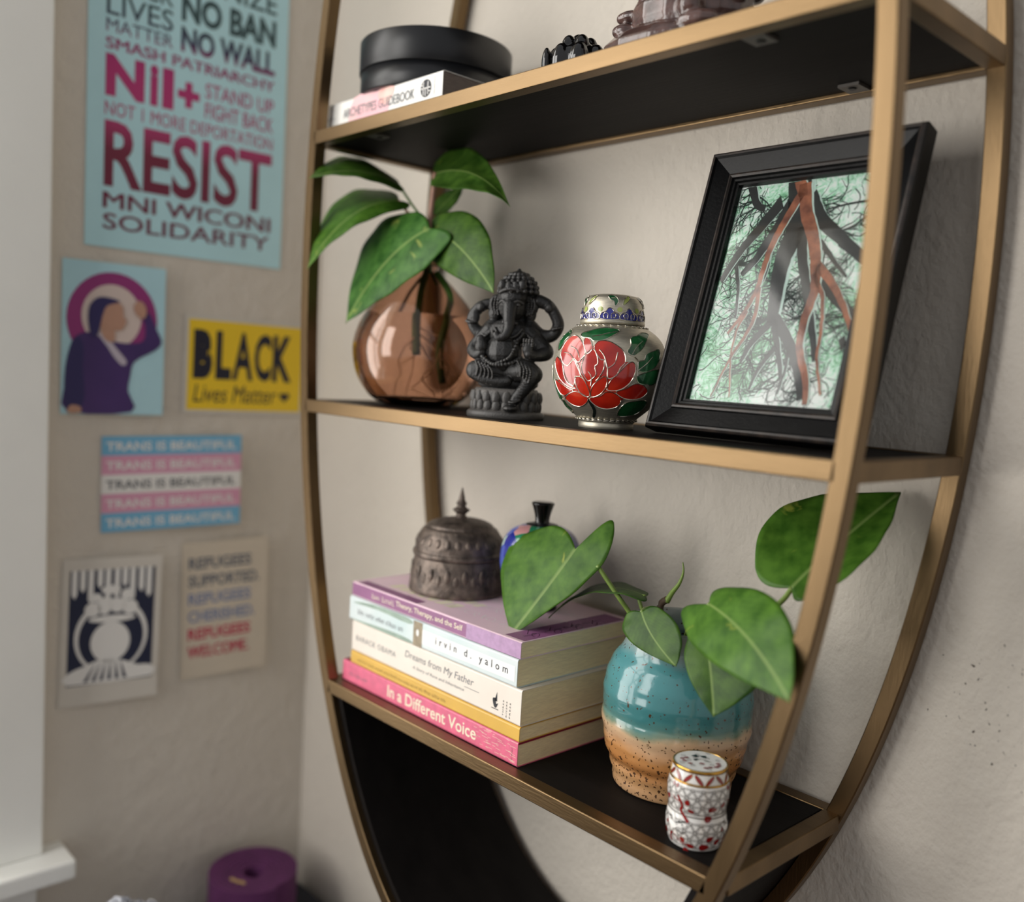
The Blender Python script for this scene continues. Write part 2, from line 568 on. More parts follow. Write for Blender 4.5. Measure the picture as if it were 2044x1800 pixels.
wput('jacket', [(6, 2), (4, 20), (6, 38), (12, 50), (26, 54), (40, 50), (60, 48), (78, 50), (80, 60), (77, 66), (84, 69), (92, 58), (97, 50), (90, 44), (70, 36), (66, 26), (64, 16), (68, 2)], 3, C_pur)
wput('sleeve', [(5, 4), (3, 18), (5, 36), (12, 50), (20, 46), (20, 30), (22, 14), (18, 4)], 4, C_ind)
wput('shirt', [(34, 53), (42, 52), (52, 44), (62, 36), (58, 33), (50, 38), (44, 44)], 5, C_shirt)
wput('neck', [(38, 52), (36, 62), (48, 60), (50, 50), (45, 48)], 6, C_skin)
wput('face', [(34, 66), (38, 74), (48, 76), (57, 72), (58, 66), (61, 63), (57, 57), (50, 56), (42, 58)], 7, C_skin)
wput('hair', [(26, 54), (24, 64), (26, 72), (34, 77), (46, 77), (54, 75), (42, 72), (38, 66), (36, 60), (34, 54), (30, 51)], 8, C_ind)
wput('hand', [(69, 69), (68, 74), (74, 77), (80, 73), (80, 67), (75, 65)], 8, C_skin)
wput('hand', [(6, 1), (9, 6), (18, 5), (18, 1)], 8, C_skin)

# yellow card
M_whcard = pbr('white_card', lin(214, 208, 198), 0.55, var=0.02)
bl, W, H = paper('postcard', -0.0135, 0.1325, -0.0355, 0.0705, M_whcard, 'yellow postcard with bold black hand lettering and a white border', 'postcard', roll=-0.01, lift=0.001)
C_yel = pbr('yellow_print', lin(246, 208, 40), 0.5)
C_blk = pbr('blue_black_print', lin(24, 26, 46), 0.5)
put('yellow_field', rect2(.03 * W, .97 * W, .04 * H, .96 * H), flat(1), C_yel, bl)
for s, x0, x1, bd in (('B', .07, .22, .085), ('L', .245, .37, .05), ('A', .38, .55, .03), ('C', .56, .70, .035), ('K', .715, .88, .04)):
    put('lettering', text2(s, x0 * W, x1 * W, .36 * H, .86 * H, bd), flat(2), C_blk, bl)
put('lettering', text2('Lives Matter', .08 * W, .76 * W, .12 * H, .30 * H, .006, .2), flat(2), C_blk, bl)
hx, hy = .83 * W, .2 * H
put('heart', poly2([(hx + .0004 * 16 * math.sin(a) ** 3, hy + .0004 * (13 * math.cos(a) - 5 * math.cos(2 * a) - 2 * math.cos(3 * a) - math.cos(4 * a))) for a in [2 * PI * i / 30 for i in range(30)]]), flat(2), C_blk, bl)

# striped card
tr, W, H = paper('postcard', -0.0955, 0.053, -0.1595, -0.0600, M_whcard, 'postcard striped pale blue, pink and white with repeated lettering', 'postcard', tilt=0.06, roll=0.01, lift=0.001)
C_bl = pbr('pale_blue_print', lin(118, 182, 216), 0.5)
C_pk = pbr('pale_pink_stripe', lin(222, 160, 186), 0.5)
for k, m in enumerate((C_bl, C_pk, M_white, C_pk, C_bl)):
    put('stripe', rect2(0, W, (k + .0) / 5 * H, (k + 1) / 5 * H), flat(1), m, tr)
    put('lettering', text2('TRANS IS BEAUTIFUL', .03 * W, .96 * W, (k + .24) / 5 * H, (k + .70) / 5 * H, .02), flat(2), M_grey if k == 2 else M_white, tr)

# navy print with a white moon
mo, W, H = paper('art_print', -0.1345, -0.0365, -0.3375, -0.1840, M_whcard, 'navy and white print of a moon in a white border, lowest on the left', 'art print', tilt=0.08, roll=-0.02, lift=0.0012)
C_nav = pbr('navy_print', lin(26, 34, 62), 0.5)
put('navy_field', rect2(.07 * W, .93 * W, .14 * H, .92 * H), flat(1), C_nav, mo)
def mput(name, pts, k, mat=M_white, sm=3):
    p = [(x / 100 * W, y / 100 * H) for x, y in pts]
    put(name, poly2(closed_smooth(p, sm) if sm else p), flat(k), mat, mo)
mput('ring', disc2(50, 46, 37, 26), 2, M_white, 0)
mput('ring', disc2(50, 45, 33, 23), 3, C_nav, 0)
mput('moon', disc2(49, 42, 20, 14), 4, M_white, 0)
mput('ground', [(8, 15), (8, 23), (24, 27), (36, 30), (50, 30), (64, 28), (78, 24), (92, 23), (92, 15)], 4, M_white, 2)
for x in (26, 34, 42, 50, 58, 66):
    mput('reed', [(x - 3, 16), (x + (50 - x) * .4, 29), (x + 1, 16)], 5, C_nav, 0)
for x, h in ((12, 16), (20, 12), (28, 20), (37, 10), (45, 22), (54, 18), (62, 10), (70, 20), (79, 14), (87, 18)):
    mput('drip', [(x - 3, 92), (x - 3, 92 - h), (x, 89 - h), (x + 2.4, 92 - h), (x + 2.4, 92)], 2, M_white, 0)
for i, (x, z, rx, rz) in enumerate(((30, 65, 8, 5), (42, 67, 7, 6), (55, 67, 8, 5), (68, 65, 8, 5), (48, 78, 10, 3), (33, 73, 6, 3), (64, 74, 6, 4), (50, 58, 24, 2.5))):
    mput('cloud', disc2(x, z, rx, rz, 20), 4, M_white, 0)

# cream card with six lines
M_crcard = pbr('cream_card', lin(212, 200, 182), 0.55, var=0.02)
re_, W, H = paper('postcard', -0.0075, 0.0925, -0.3315, -0.1775, M_crcard, 'cream postcard with six lines of grey, blue and red lettering', 'postcard', tilt=0.07, roll=0.015, lift=0.001)
C_g = pbr('slate_lettering', lin(112, 116, 124), 0.5); C_b = pbr('blue_lettering', lin(136, 146, 176), 0.5); C_r = pbr('red_lettering', lin(196, 62, 88), 0.5)
for s, x1, z, m in (('REFUGEES', .80, .80, C_g), ('SUPPORTED.', .90, .67, C_g), ('REFUGEES', .80, .54, C_b), ('CHERISHED.', .85, .41, C_b), ('REFUGEES', .80, .28, C_r), ('WELCOME.', .78, .15, C_r)):
    stack_text(s, .08 * W, x1 * W, z * H, (z + .085) * H, .03, 1, m, re_)

# ---------------------------------------------------------------- low things in the corner
pc = aty(508, 1733, 0.055)
M_pur = pbr('purple_webbing', lin(92, 40, 88), 0.8, var=0.15, vscale=60, bump=0.3, bscale=500)
zs = pc.z - 0.062
st = empty('yoga_strap', (pc.x, pc.y, zs), label='rolled purple strap standing in the dark corner under the posters', cat='strap')
pts = []
V, F = [], []
n = 260
for i in range(n + 1):
    a = i / n * 7 * 2 * PI
    r = 0.009 + 0.0375 * i / n
    for rr in (r, r + 0.0046):
        for z in (0, 0.062 - 0.004 * (1 - i / n) ** 2):
            V.append((rr * math.cos(a), rr * math.sin(a), z))
for i in range(n):
    q, s = 4 * i, 4 * i + 4
    F += [(q, s, s + 1, q + 1), (q + 2, q + 3, s + 3, s + 2), (q + 1, s + 1, s + 3, q + 3), (q, q + 2, s + 2, s)]
F += [(0, 1, 3, 2), (4 * n, 4 * n + 2, 4 * n + 3, 4 * n + 1)]
mesh_obj('rolled_webbing', V, F, M_pur, st)
M_gold = pbr('gold_print', lin(196, 160, 110), 0.5)
for k in range(3):
    a = -1.35 + 0.22 * k
    mesh_obj('gold_mark', *box(0.03 * math.cos(a) - .004, 0.03 * math.cos(a) + .004, 0.03 * math.sin(a) - .002, 0.03 * math.sin(a) + .002, 0.0621, 0.0624), M_gold, st)
M_nvy = pbr('charcoal_fabric', lin(46, 48, 58), 0.9, var=0.2, vscale=40, bump=0.3, bscale=700)
ot = empty('ottoman', (-0.33, 0.03, ZF), label='dark charcoal fabric ottoman in the corner below the posters', cat='ottoman')
def rounded(x0, x1, y0, y1, z0, z1, r, m, name, parent):
    o = bevel(mesh_obj(name, *box(x0, x1, y0, y1, z0, z1), m, parent), r, 5)
    return o
rounded(-.15, .15, -.20, .115, .06, zs - ZF - .04, .015, M_nvy, 'body', ot)
rounded(-.152, .152, -.202, .117, zs - ZF - .04, zs - ZF, .02, M_nvy, 'seat_cushion', ot)
for sx_ in (-.12, .12):
    for sy_ in (-.17, .085):
        mesh_obj('foot', *lathe([(.012, 0), (.017, .06)], 16, (sx_, sy_)), M_board, ot)
fc = atd(255, 1860, 0.86)
M_fle = pbr('speckled_fleece', lin(28, 34, 58), 0.95, col2=lin(226, 228, 234), vscale=330, detail=2)
V, F = ball((0, 0, 0), 1, 72, 44)
V2 = []
for v in V:
    vv = Vector(v)
    k = 1 + 0.10 * noise.noise(vv * 2.1) + 0.05 * random.random()
    zz = max(vv.z, -0.75)
    V2.append((vv.x * 0.062 * k, vv.y * 0.05 * k, (zz + 0.75) * (fc.z + 0.021 - zs) / 1.75 * k))
fl = mesh_obj('fleece_throw', V2, F, M_fle, smooth=False)
fl.location = (fc.x, fc.y, zs + 0.0005)
tag(fl, 'navy and white speckled fleece throw bunched up at the bottom edge', 'throw')

# ---------------------------------------------------------------- books
M_page = pbr('page_edges', lin(246, 226, 182), 0.85, var=0.12, vscale=1, bump=0.35, bscale=260, stretch=(1, 1, 14))
M_page.node_tree.nodes['Noise Texture'].inputs['Scale'].default_value = 120
M_gpage = pbr('grey_page_edges', lin(120, 108, 100), 0.85, var=0.2, vscale=120, stretch=(1, 1, 14))
def book(x0, x1, y0, dep, z0, z1, mat, label, rot=0.0, pages=M_page, top=None, ct=0.0005, sep=0.00015):
    o = empty('book', (x0, y0, z0 + sep), (0, 0, rot), label, 'book')
    L, h = x1 - x0, z1 - z0 - sep
    # wrap-around paper cover: one U-shaped sheet with a softly rounded spine
    sec = [(dep, 0), (0.0012, 0), (0.0004, 0.0005), (0, 0.0014), (0, h - 0.0014), (0.0004, h - 0.0005), (0.0012, h), (dep, h),
           (dep, h - ct), (0.0016, h - ct), (ct, h - 0.0016), (ct, 0.0016), (0.0016, ct), (dep, ct)]
    V = [(x, y, z) for x in (0, L) for y, z in sec]
    m = len(sec)
    F = [(i, (i + 1) % m, m + (i + 1) % m, m + i) for i in range(m)]
    for i in range(6):
        F += [(i + 1, i, 13 - i, 12 - i), (m + i, m + i + 1, m + 12 - i, m + 13 - i)]
    F += [(7, 6, 8) if False else (6, 8, 7)] if False else []
    mesh_obj('cover', V, F, mat, o)
    mesh_obj('page_block', *box(0.0006, L - 0.0006, ct + 0.0003, dep - 0.0012, ct + 0.00005, h - ct - 0.00005), pages, o)
    return o, L, h
SP = lambda k=1: (lambda x, z: (x, -0.00012 * k, z))

B_pink = pbr('pink_cover', lin(218, 104, 134), 0.42, var=0.12, vscale=120)
B_pinkred = pbr('crimson_print', lin(140, 24, 58), 0.45)
B_yel = pbr('ochre_cover', lin(216, 172, 74), 0.4, var=0.06, vscale=40)
B_cream = pbr('off_white_cover', lin(232, 222, 210), 0.42, var=0.03, vscale=40)
B_pale = pbr('pale_blue_grey_cover', lin(220, 226, 226), 0.35, col2=lin(196, 214, 214), vscale=22)
B_mauve = pbr('mauve_cover', lin(238, 206, 218), 0.4, var=0.05, vscale=30)
B_plum = pbr('plum_print', lin(142, 88, 130), 0.45, var=0.1, vscale=60)
B_lilac = pbr('lilac_print', lin(176, 140, 178), 0.45, var=0.15, vscale=200)

bk, L, h = book(-0.1955, 0.0300, 0.0123, 0.1180, ST3, -0.2313, B_pink, 'pink paperback at the very bottom of the stack')
put('lettering', text2('In a Different Voice', .30 * L, .80 * L, .25 * h, .80 * h, .012), SP(), M_cream, bk)
put('lettering', marks2(.05 * L, .17 * L, .38 * h, .56 * h, 1), SP(), M_grey, bk)
for i in range(46):                          # worn scratches along the spine
    x = L * random.uniform(.78, .985); z = h * random.uniform(.1, .95)
    put('scuff', ribbon([(x, z), (x + random.uniform(.002, .007), z + random.uniform(-.0004, .0004))], .00022), SP(), M_cream, bk)
put('crimson_edge', rect2(0.0, L, 0.0008, 0.118), lambda x, y: (x, y, h + 0.00008), B_pinkred, bk)
mesh_obj('crimson_sheet', *box(0.0, L + .0004, 0.001, 0.1178, h - 0.0018, h - 0.00055), B_pinkred, bk)
put('press_mark', marks2(0, .011, -.0009, .0009, 2), lambda x, y: (L - .006 - y, -.00012, .003 + x), M_dark, bk)

bk, L, h = book(-0.1832, 0.0312, 0.0118, 0.1170, -0.2312, -0.2200, B_yel, 'ochre yellow paperback between the pink and the cream book')
put('lettering', marks2(.05 * L, .62 * L, .34 * h, .60 * h, 3), SP(), pbr('brown_print', lin(120, 88, 40), .6), bk)

bk, L, h = book(-0.1828, 0.0312, 0.0120, 0.1180, -0.2198, -0.1932, B_cream, 'thick cream paperback with grey title in the middle of the stack')
put('lettering', text2('BARACK OBAMA', .03 * L, .30 * L, .38 * h, .56 * h, 0, 0, 1.2), SP(), M_grey, bk)
put('lettering', text2('Dreams from My Father', .36 * L, .76 * L, .48 * h, .76 * h, 0, .15), SP(), M_grey, bk)
put('lettering', text2('A Story of Race and Inheritance', .41 * L, .71 * L, .26 * h, .38 * h, 0, .15), SP(), M_grey, bk)
put('rule', rect2(.71 * L, .79 * L, .43 * h, .445 * h), SP(), M_grey, bk)
bx_, bz_ = .875 * L, .46 * h
put('boat_mark', poly2(closed_smooth([(bx_ - .003, bz_), (bx_ - .0015, bz_ - .005), (bx_ + .001, bz_ - .006), (bx_ + .003, bz_ - .002), (bx_ + .001, bz_ - .003), (bx_, bz_ + .001)], 3)), SP(), M_dark, bk)
put('boat_mark', poly2([(bx_ - .001, bz_ - .001), (bx_ + .0015, bz_ + .006), (bx_ + .002, bz_ - .001)]), SP(), M_dark, bk)
put('boat_mark', rect2(bx_ - .004, bx_ + .0035, bz_ - .0072, bz_ - .0066), SP(), M_dark, bk)
for k, s in enumerate(('THREE', 'RIVERS', 'PRESS')):
    put('lettering', text2(s, 0, .0115, -.0006, .0006, 0, 0, 1.3), lambda x, y, k=k: (.915 * L + .0036 * k - y, -.00012, .10 * h + x), M_dark, bk)

bk, L, h = book(-0.1872, 0.0262, 0.0112, 0.1180, -0.1930, -0.1722, B_pale, 'pale blue-grey paperback second from the top with spaced author name')
put('lettering', text2('irvin d. yalom', .565 * L, .955 * L, .30 * h, .66 * h, .004, 0, 1.75), SP(2), M_dark, bk)
put('lettering', marks2(.06 * L, .38 * L, .34 * h, .56 * h, 4), SP(2), M_grey, bk)
put('brown_band', rect2(.43 * L, .485 * L, .02 * h, .98 * h), SP(), pbr('taupe_print', lin(150, 136, 112), .5, var=.2, vscale=200), bk)
put('white_spot', poly2(disc2(.457 * L, .55 * h, .0018, .0028, 16)), SP(2), M_white, bk)
put('pale_panel', rect2(.485 * L, .99 * L, .20 * h, .74 * h), SP(), pbr('white_wash', lin(238, 238, 236), .45), bk)
put('green_wash', poly2(closed_smooth([(.02 * L, .75 * h), (.16 * L, .97 * h), (.40 * L, .97 * h), (.40 * L, .76 * h), (.2 * L, .82 * h)], 3)), SP(), pbr('sage_print', lin(150, 170, 156), .5, var=.2, vscale=80), bk)
put('green_wash', poly2(closed_smooth([(.02 * L, .03 * h), (.10 * L, .10 * h), (.28 * L, .18 * h), (.40 * L, .16 * h), (.40 * L, .03 * h)], 3)), SP(), MATS['sage_print'], bk)

bk, L, h = book(-0.1850, 0.0280, 0.0118, 0.1180, -0.1720, -0.1594, B_mauve, 'mauve paperback on top of the stack under the dark dome')
PTOP = -0.1594
put('plum_band', rect2(0, .72 * L, .10 * h, .92 * h), SP(), B_plum, bk)
put('lilac_band', rect2(.72 * L, L, .04 * h, .96 * h), SP(), B_lilac, bk)
put('lettering', marks2(.14 * L, .29 * L, .30 * h, .66 * h, 7), SP(2), M_cream, bk)
put('lettering', text2('Theory, Therapy, and the Self', .30 * L, .70 * L, .28 * h, .74 * h, .01), SP(2), M_cream, bk)
TP = lambda k=1: (lambda x, y: (x, y, h + 0.0001 * k))
put('plum_edge', rect2(0.03 * L, .42 * L, 0.001, .011), TP(), B_plum, bk)
for i in range(7):                           # pale title blocks and looping script on the front cover
    put('title_block', poly2([(.14 * L + i * .0125, .016), (.14 * L + i * .0125 + .0095, .0165), (.14 * L + i * .0125 + .0115, .030), (.14 * L + i * .0125 + .002, .030)]), TP(), M_cream, bk)
    put('title_block', poly2([(.26 * L + i * .010, .036), (.26 * L + i * .010 + .007, .0365), (.26 * L + i * .010 + .009, .046), (.26 * L + i * .010 + .002, .046)]), TP(), M_cream, bk)
for r_ in range(4):
    for i in range(13):
        cx, cy = .50 * L + i * .0082 + r_ * .002, .022 + r_ * .021
        pts = [(cx + .0034 * math.cos(t * .7) * (1 + .3 * math.sin(i * 2.3)), cy + .0042 * math.sin(t * .7 + i)) for t in range(9)]
        put('script_mark', ribbon(smooth_prof(pts, 3), .0005), TP(), M_white, bk)
put('dark_strip', rect2(.90 * L, .995 * L, .004, .112), TP(), B_plum, bk)
put('lettering', marks2(0, .085, -.0018, .0018, 5), lambda x, y: (.95 * L - y, .012 + x, h + .0002), M_dark, bk)

# ---------------------------------------------------------------- top shelf things
B_gw = pbr('white_cover', lin(238, 236, 230), 0.38)
gb, L, h = book(-0.2760, -0.0985, 0.016, 0.112, Z1 + T / 2 + 0.0002, 0.2560, B_gw, 'white and pink guidebook on the upper shelf under the black round box', pages=M_gpage)
C_rose = pbr('rose_wash', lin(244, 186, 196), 0.4, col2=lin(240, 200, 198), vscale=60)
C_peach = pbr('peach_wash', lin(248, 170, 164), 0.4, col2=lin(240, 208, 196), vscale=80)
put('rose_wash', poly2(closed_smooth([(.27 * L, .02 * h), (.31 * L, .98 * h), (.50 * L, .98 * h), (.60 * L, .98 * h), (.58 * L, .02 * h), (.4 * L, .02 * h)], 3)), SP(), C_rose, gb)
put('peach_wash', poly2(closed_smooth([(.53 * L, .60 * h), (.52 * L, .97 * h), (.64 * L, .97 * h), (.62 * L, .62 * h), (.58 * L, .50 * h)], 3)), SP(2), C_peach, gb)
put('lettering', text2('ARCHETYPES GUIDEBOOK', .22 * L, .80 * L, .40 * h, .70 * h, .004), SP(3), M_grey, gb)
put('lettering', marks2(.06 * L, .15 * L, .44 * h, .56 * h, 6), SP(3), M_grey, gb)
put('round_mark', poly2(disc2(.883 * L, .60 * h, .0068, .0068, 28)), SP(2), M_dark, gb)
for a, bq, c_, e in ((-.0035, -.0026, -.005, .005), (.0022, .0031, -.005, .005), (-.006, .006, -.0004, .0005), (-.0008, 0.0, -.006, .0), (-.006, -.0026, .0022, .003), (.0022, .006, -.003, -.0022)):
    put('mark_line', rect2(.883 * L + a, .883 * L + bq, .60 * h + c_, .60 * h + e), SP(3), M_white, gb)
put('lettering', text2('HarperOne', 0, .0135, -.0008, .0008), lambda x, y: (.945 * L - y, -.0003, .36 * h + x), M_dark, gb)

dx, dy, dz = -0.1849, 0.075, 0.2562
dr = empty('round_box', (dx, dy, dz), label='round matt black lidded box lying on the guidebook', cat='box')
mesh_obj('body', *lathe([(.0, 0), (.0630, 0), (.0645, .0012), (.0645, .0188), (.062, .019), (.062, .030), (0, .030)], 128), M_black, dr, True)
mesh_obj('lid', *lathe([(.0632, .0192), (.0652, .0192), (.0658, .0198), (.0658, .0445), (.0650, .0455), (.0635, .0458), (0, .0458)], 128), M_black, dr, True)
for o in dr.children:
    o.data.polygons.foreach_set('use_smooth', [abs(p.normal.z) < .95 for p in o.data.polygons])

def remesh(o, vox, smooth_it=4):
    m = o.modifiers.new('remesh', 'REMESH'); m.mode = 'VOXEL'; m.voxel_size = vox; m.use_smooth_shade = True
    if smooth_it:
        s = o.modifiers.new('smooth', 'SMOOTH'); s.iterations = smooth_it; s.factor = 0.5
    return o
# small glossy black carving
M_obs = pbr('polished_black_stone', lin(10, 10, 11), 0.12, coat=0.5)
q = aty(1150, 112, 0.04)
parts = [ball((0, 0, .014), (.019, .014, .014))]
for k in range(7):
    a = 2 * PI * k / 7 + .3
    parts.append(ball((.0155 * math.cos(a), .0115 * math.sin(a), .012), (.0065, .0055, .0125)))
for k in range(5):
    a = 2 * PI * k / 5
    parts.append(ball((.008 * math.cos(a), .007 * math.sin(a), .023), (.0055, .005, .008)))
parts += [ball((-.0215, -.004, .012), (.0035, .005, .0105)), ball((0, 0, .026), (.006, .006, .007)), ball((.0, 0, .003), (.02, .015, .004))]
o = mesh_obj('stone_carving', *join(parts), M_obs)
o.location = (q.x, 0.042, ST1 + 0.0012)
o.rotation_euler = (0, 0, 0.72)
remesh(o, .0006, 2)
tag(o, 'small glossy black lobed stone carving at the front edge of the upper shelf', 'carving')
# brown carved lump that runs out of the top of the picture
M_brn = pbr('glossy_brown_stone', lin(104, 78, 72), 0.16, col2=lin(52, 38, 36), vscale=90, coat=0.5, bump=0.4, bscale=130)
parts = [ball((0, 0, .010), (.056, .032, .017)), ball((.004, 0, .030), (.040, .027, .026)), ball((.008, 0, .056), (.030, .024, .026)), ball((.009, 0, .078), (.027, .018, .013)), ball((.010, -.003, .098), (.0135, .0135, .0150)), ball((.010, .001, .113), (.0075, .0075, .006))]
rng = random.Random(4)
for k in range(60):
    a = rng.uniform(0, 2 * PI); zz = rng.uniform(.004, .075)
    R_ = .052 * (1 - zz / .125) ** .9
    parts.append(ball((R_ * math.cos(a) + .010 * zz / .1, .62 * R_ * math.sin(a), zz), (rng.uniform(.007, .015), rng.uniform(.006, .011), rng.uniform(.004, .008)), 10, 7))
o = mesh_obj('stone_figure', *join(parts), M_brn)
qb = aty(1247, 86, 0.055)
o.location = (qb.x + .050, 0.055, ST1 + 0.0012)
o.rotation_euler = (0, 0, .30)
remesh(o, .0009, 4)
tag(o, 'glossy brown carved stone figure cut off by the top of the picture', 'carving')

# ---------------------------------------------------------------- pothos leaves
def leaf_mat(name, dark, light, yellow, ythr):
    m = pbr(name, dark, 0.46, spec=0.32, coat=0.04)
    nt, N, b = nodes_of(m)
    uv = N('ShaderNodeUVMap'); uv.uv_map = 'leaf'
    sp = N('ShaderNodeSeparateXYZ'); nt.links.new(uv.outputs[0], sp.inputs[0])
    ab = N('ShaderNodeMath', operation='ABSOLUTE'); nt.links.new(sp.outputs['X'], ab.inputs[0])
    n = N('ShaderNodeTexNoise'); n.inputs['Scale'].default_value = 90; n.inputs['Detail'].default_value = 4
    tc = N('ShaderNodeTexCoord'); nt.links.new(tc.outputs['Object'], n.inputs['Vector'])
    # side veins run slanted from the midrib
    ve = N('ShaderNodeMath', operation='MULTIPLY_ADD'); ve.inputs[1].default_value = -0.45
    nt.links.new(ab.outputs[0], ve.inputs[0]); nt.links.new(sp.outputs['Y'], ve.inputs[2])
    fr = N('ShaderNodeMath', operation='MULTIPLY'); fr.inputs[1].default_value = 78; nt.links.new(ve.outputs[0], fr.inputs[0])
    si = N('ShaderNodeMath', operation='SINE'); nt.links.new(fr.outputs[0], si.inputs[0])
    mix = N('ShaderNodeMath', operation='MULTIPLY_ADD'); mix.inputs[1].default_value = 0.018
    nt.links.new(si.outputs[0], mix.inputs[0]); nt.links.new(n.outputs[0], mix.inputs[2])
    r = ramp(N, [(0.32, dark), (0.68, light)])
    nt.links.new(mix.outputs[0], r.inputs[0])
    n2 = N('ShaderNodeTexNoise'); n2.inputs['Scale'].default_value = 42; n2.inputs['Detail'].default_value = 3; n2.inputs['Distortion'].default_value = 1.2
    nt.links.new(tc.outputs['Object'], n2.inputs['Vector'])
    yr = N('ShaderNodeMapRange'); yr.inputs[1].default_value = ythr; yr.inputs[2].default_value = ythr + 0.09; yr.inputs[4].default_value = 0.75
    nt.links.new(n2.outputs[0], yr.inputs[0])
    m1 = N('ShaderNodeMix', data_type='RGBA'); nt.links.new(yr.outputs[0], m1.inputs[0]); nt.links.new(r.outputs[0], m1.inputs[6]); m1.inputs[7].default_value = yellow
    mr = N('ShaderNodeMapRange'); mr.inputs[1].default_value = 0.012; mr.inputs[2].default_value = 0.045; mr.inputs[3].default_value = 0.65; mr.inputs[4].default_value = 0.0
    nt.links.new(ab.outputs[0], mr.inputs[0])
    m2 = N('ShaderNodeMix', data_type='RGBA'); nt.links.new(mr.outputs[0], m2.inputs[0]); nt.links.new(m1.outputs[2], m2.inputs[6]); m2.inputs[7].default_value = lin(150, 176, 100)
    nt.links.new(m2.outputs[2], b.inputs['Base Color'])
    bp = N('ShaderNodeBump'); bp.inputs['Strength'].default_value = 0.22; bp.inputs['Distance'].default_value = 0.0006
    nt.links.new(mix.outputs[0], bp.inputs['Height']); nt.links.new(bp.outputs[0], b.inputs['Normal'])
    tl = N('ShaderNodeBsdfTranslucent')
    nt.links.new(m2.outputs[2], tl.inputs[0])
    ms = N('ShaderNodeMixShader'); ms.inputs[0].default_value = 0.28
    out = nt.nodes['Material Output']
    nt.links.new(b.outputs[0], ms.inputs[1]); nt.links.new(tl.outputs[0], ms.inputs[2]); nt.links.new(ms.outputs[0], out.inputs[0])
    return m
M_leaf = leaf_mat('pothos_leaf', lin(58, 100, 26), lin(92, 136, 46), lin(172, 182, 76), 0.66)
M_leafd = leaf_mat('deep_green_pothos_leaf', lin(44, 80, 20), lin(80, 116, 40), lin(140, 150, 56), 0.68)
M_leafv = leaf_mat('variegated_pothos_leaf', lin(44, 92, 28), lin(84, 134, 58), lin(186, 198, 100), 0.62)
M_stem = pbr('green_stem', lin(116, 140, 64), 0.45, var=0.2, vscale=60)
M_stemd = pbr('deep_green_stem', lin(70, 104, 36), 0.45, var=0.2, vscale=60)
M_rose = pbr('rosy_stem', lin(170, 130, 112), 0.5, var=0.2, vscale=60)
M_root = pbr('pale_roots', lin(206, 182, 150), 0.6)
M_bark = pbr('brown_node', lin(74, 58, 42), 0.7)

def leaf(parent, B, Mi, T_, W1, W2, mat, lobe=(0.12, 0.12), curl=0.0, origin=None, name='leaf'):
    """B petiole joint, Mi bend of the midrib, T_ tip, W1/W2 widest points on the two sides"""
    B, Mi, T_, W1, W2 = (Vector(p) for p in (B, Mi, T_, W1, W2))
    mid = lambda s: B * (1 - s) ** 2 + 2 * Mi * s * (1 - s) + T_ * s * s
    S, NT = 26, 9
    L = (T_ - B).length
    d0 = (Mi - B).normalized()
    m3 = mid(0.3)
    def wid(s):
        if s < 0.3:
            y = (0.3 - s) / 0.3
            return 1 - 0.40 * y ** 2.2
        x = (s - 0.3) / 0.7
        return max(0.0, (1 - x)) ** 1.08 * (1 + 1.08 * x)
    V, F, UV = [], [], []
    for side, W_, lb in ((-1, W1, lobe[0]), (1, W2, lobe[1])):
        ax = W_ - m3
        nrm = ax.cross(d0).normalized() * side
        base = len(V)
        for i in range(S + 1):
            s = (i / S) ** 1.15
            for j in range(NT + 1):
                t = j / NT
                p = mid(s) + ax * (t * wid(s)) - d0 * (lb * L * math.sin(PI * 0.72 * t) * (1 - s) ** 5)
                p += nrm * (curl * L * (t * t - 0.55 * t) * wid(s))
                p += nrm * (0.006 * L * math.sin(s * 22 + side) * t)
                V.append(p)
                UV.append((side * t * wid(s), s))
        for i in range(S):
            for j in range(NT):
                a = base + i * (NT + 1) + j
                q = (a, a + 1, a + NT + 2, a + NT + 1)
                F.append(q if side > 0 else q[::-1])
    org = Vector(origin or (0, 0, 0))
    o = mesh_obj(name, [v - org for v in V], F, mat, parent, True)
    me = o.data
    ul = me.uv_layers.new(name='leaf')
    for l in me.loops:
        ul.data[l.index].uv = UV[l.vertex_index]
    bm = bmesh.new(); bm.from_mesh(me); bmesh.ops.remove_doubles(bm, verts=bm.verts, dist=1e-6); bm.to_mesh(me); bm.free()
    so = o.modifiers.new('thick', 'SOLIDIFY'); so.thickness = 0.0005; so.offset = 0
    return o
def stem(parent, pts, r, mat, origin, name='stem', n=8):
    V, F = tube([Vector(p) - Vector(origin) for p in pts], r, n)
    return mesh_obj(name, V, F, mat, parent, True)

# ---------------------------------------------------------------- glass bud vase with a cutting
VX, VY = -0.1880, 0.0735
gv = empty('glass_vase', (VX, VY, ST2 + 0.0002), label='round amber glass vase holding water on the middle shelf', cat='vase')
prof = [(0.0, 0), (.020, 0), (.032, .0015), (.044, .009), (.0545, .025), (.0588, .043), (.0582, .058), (.0520, .076), (.0400, .094), (.0270, .108), (.0175, .117), (.0140, .1215), (.0150, .1245)]
outer = smooth_prof(prof[1:], 5)
inner = [(max(r - 0.0022, 0.001), z + (0.006 if z < 0.006 else 0)) for r, z in outer if z > 0.004]
inner = [(r, max(z, 0.007)) for r, z in inner]
shell = [(0, 0)] + outer + inner[::-1] + [(0, 0.007)]
M_glass = bpy.data.materials.new('amber_glass'); M_glass.use_nodes = True
nt, N, b = nodes_of(M_glass)
b.inputs['Base Color'].default_value = (0.76, 0.56, 0.46, 1)
b.inputs['Roughness'].default_value = 0.0
b.inputs['IOR'].default_value = 1.48
b.inputs['Transmission Weight'].default_value = 1.0
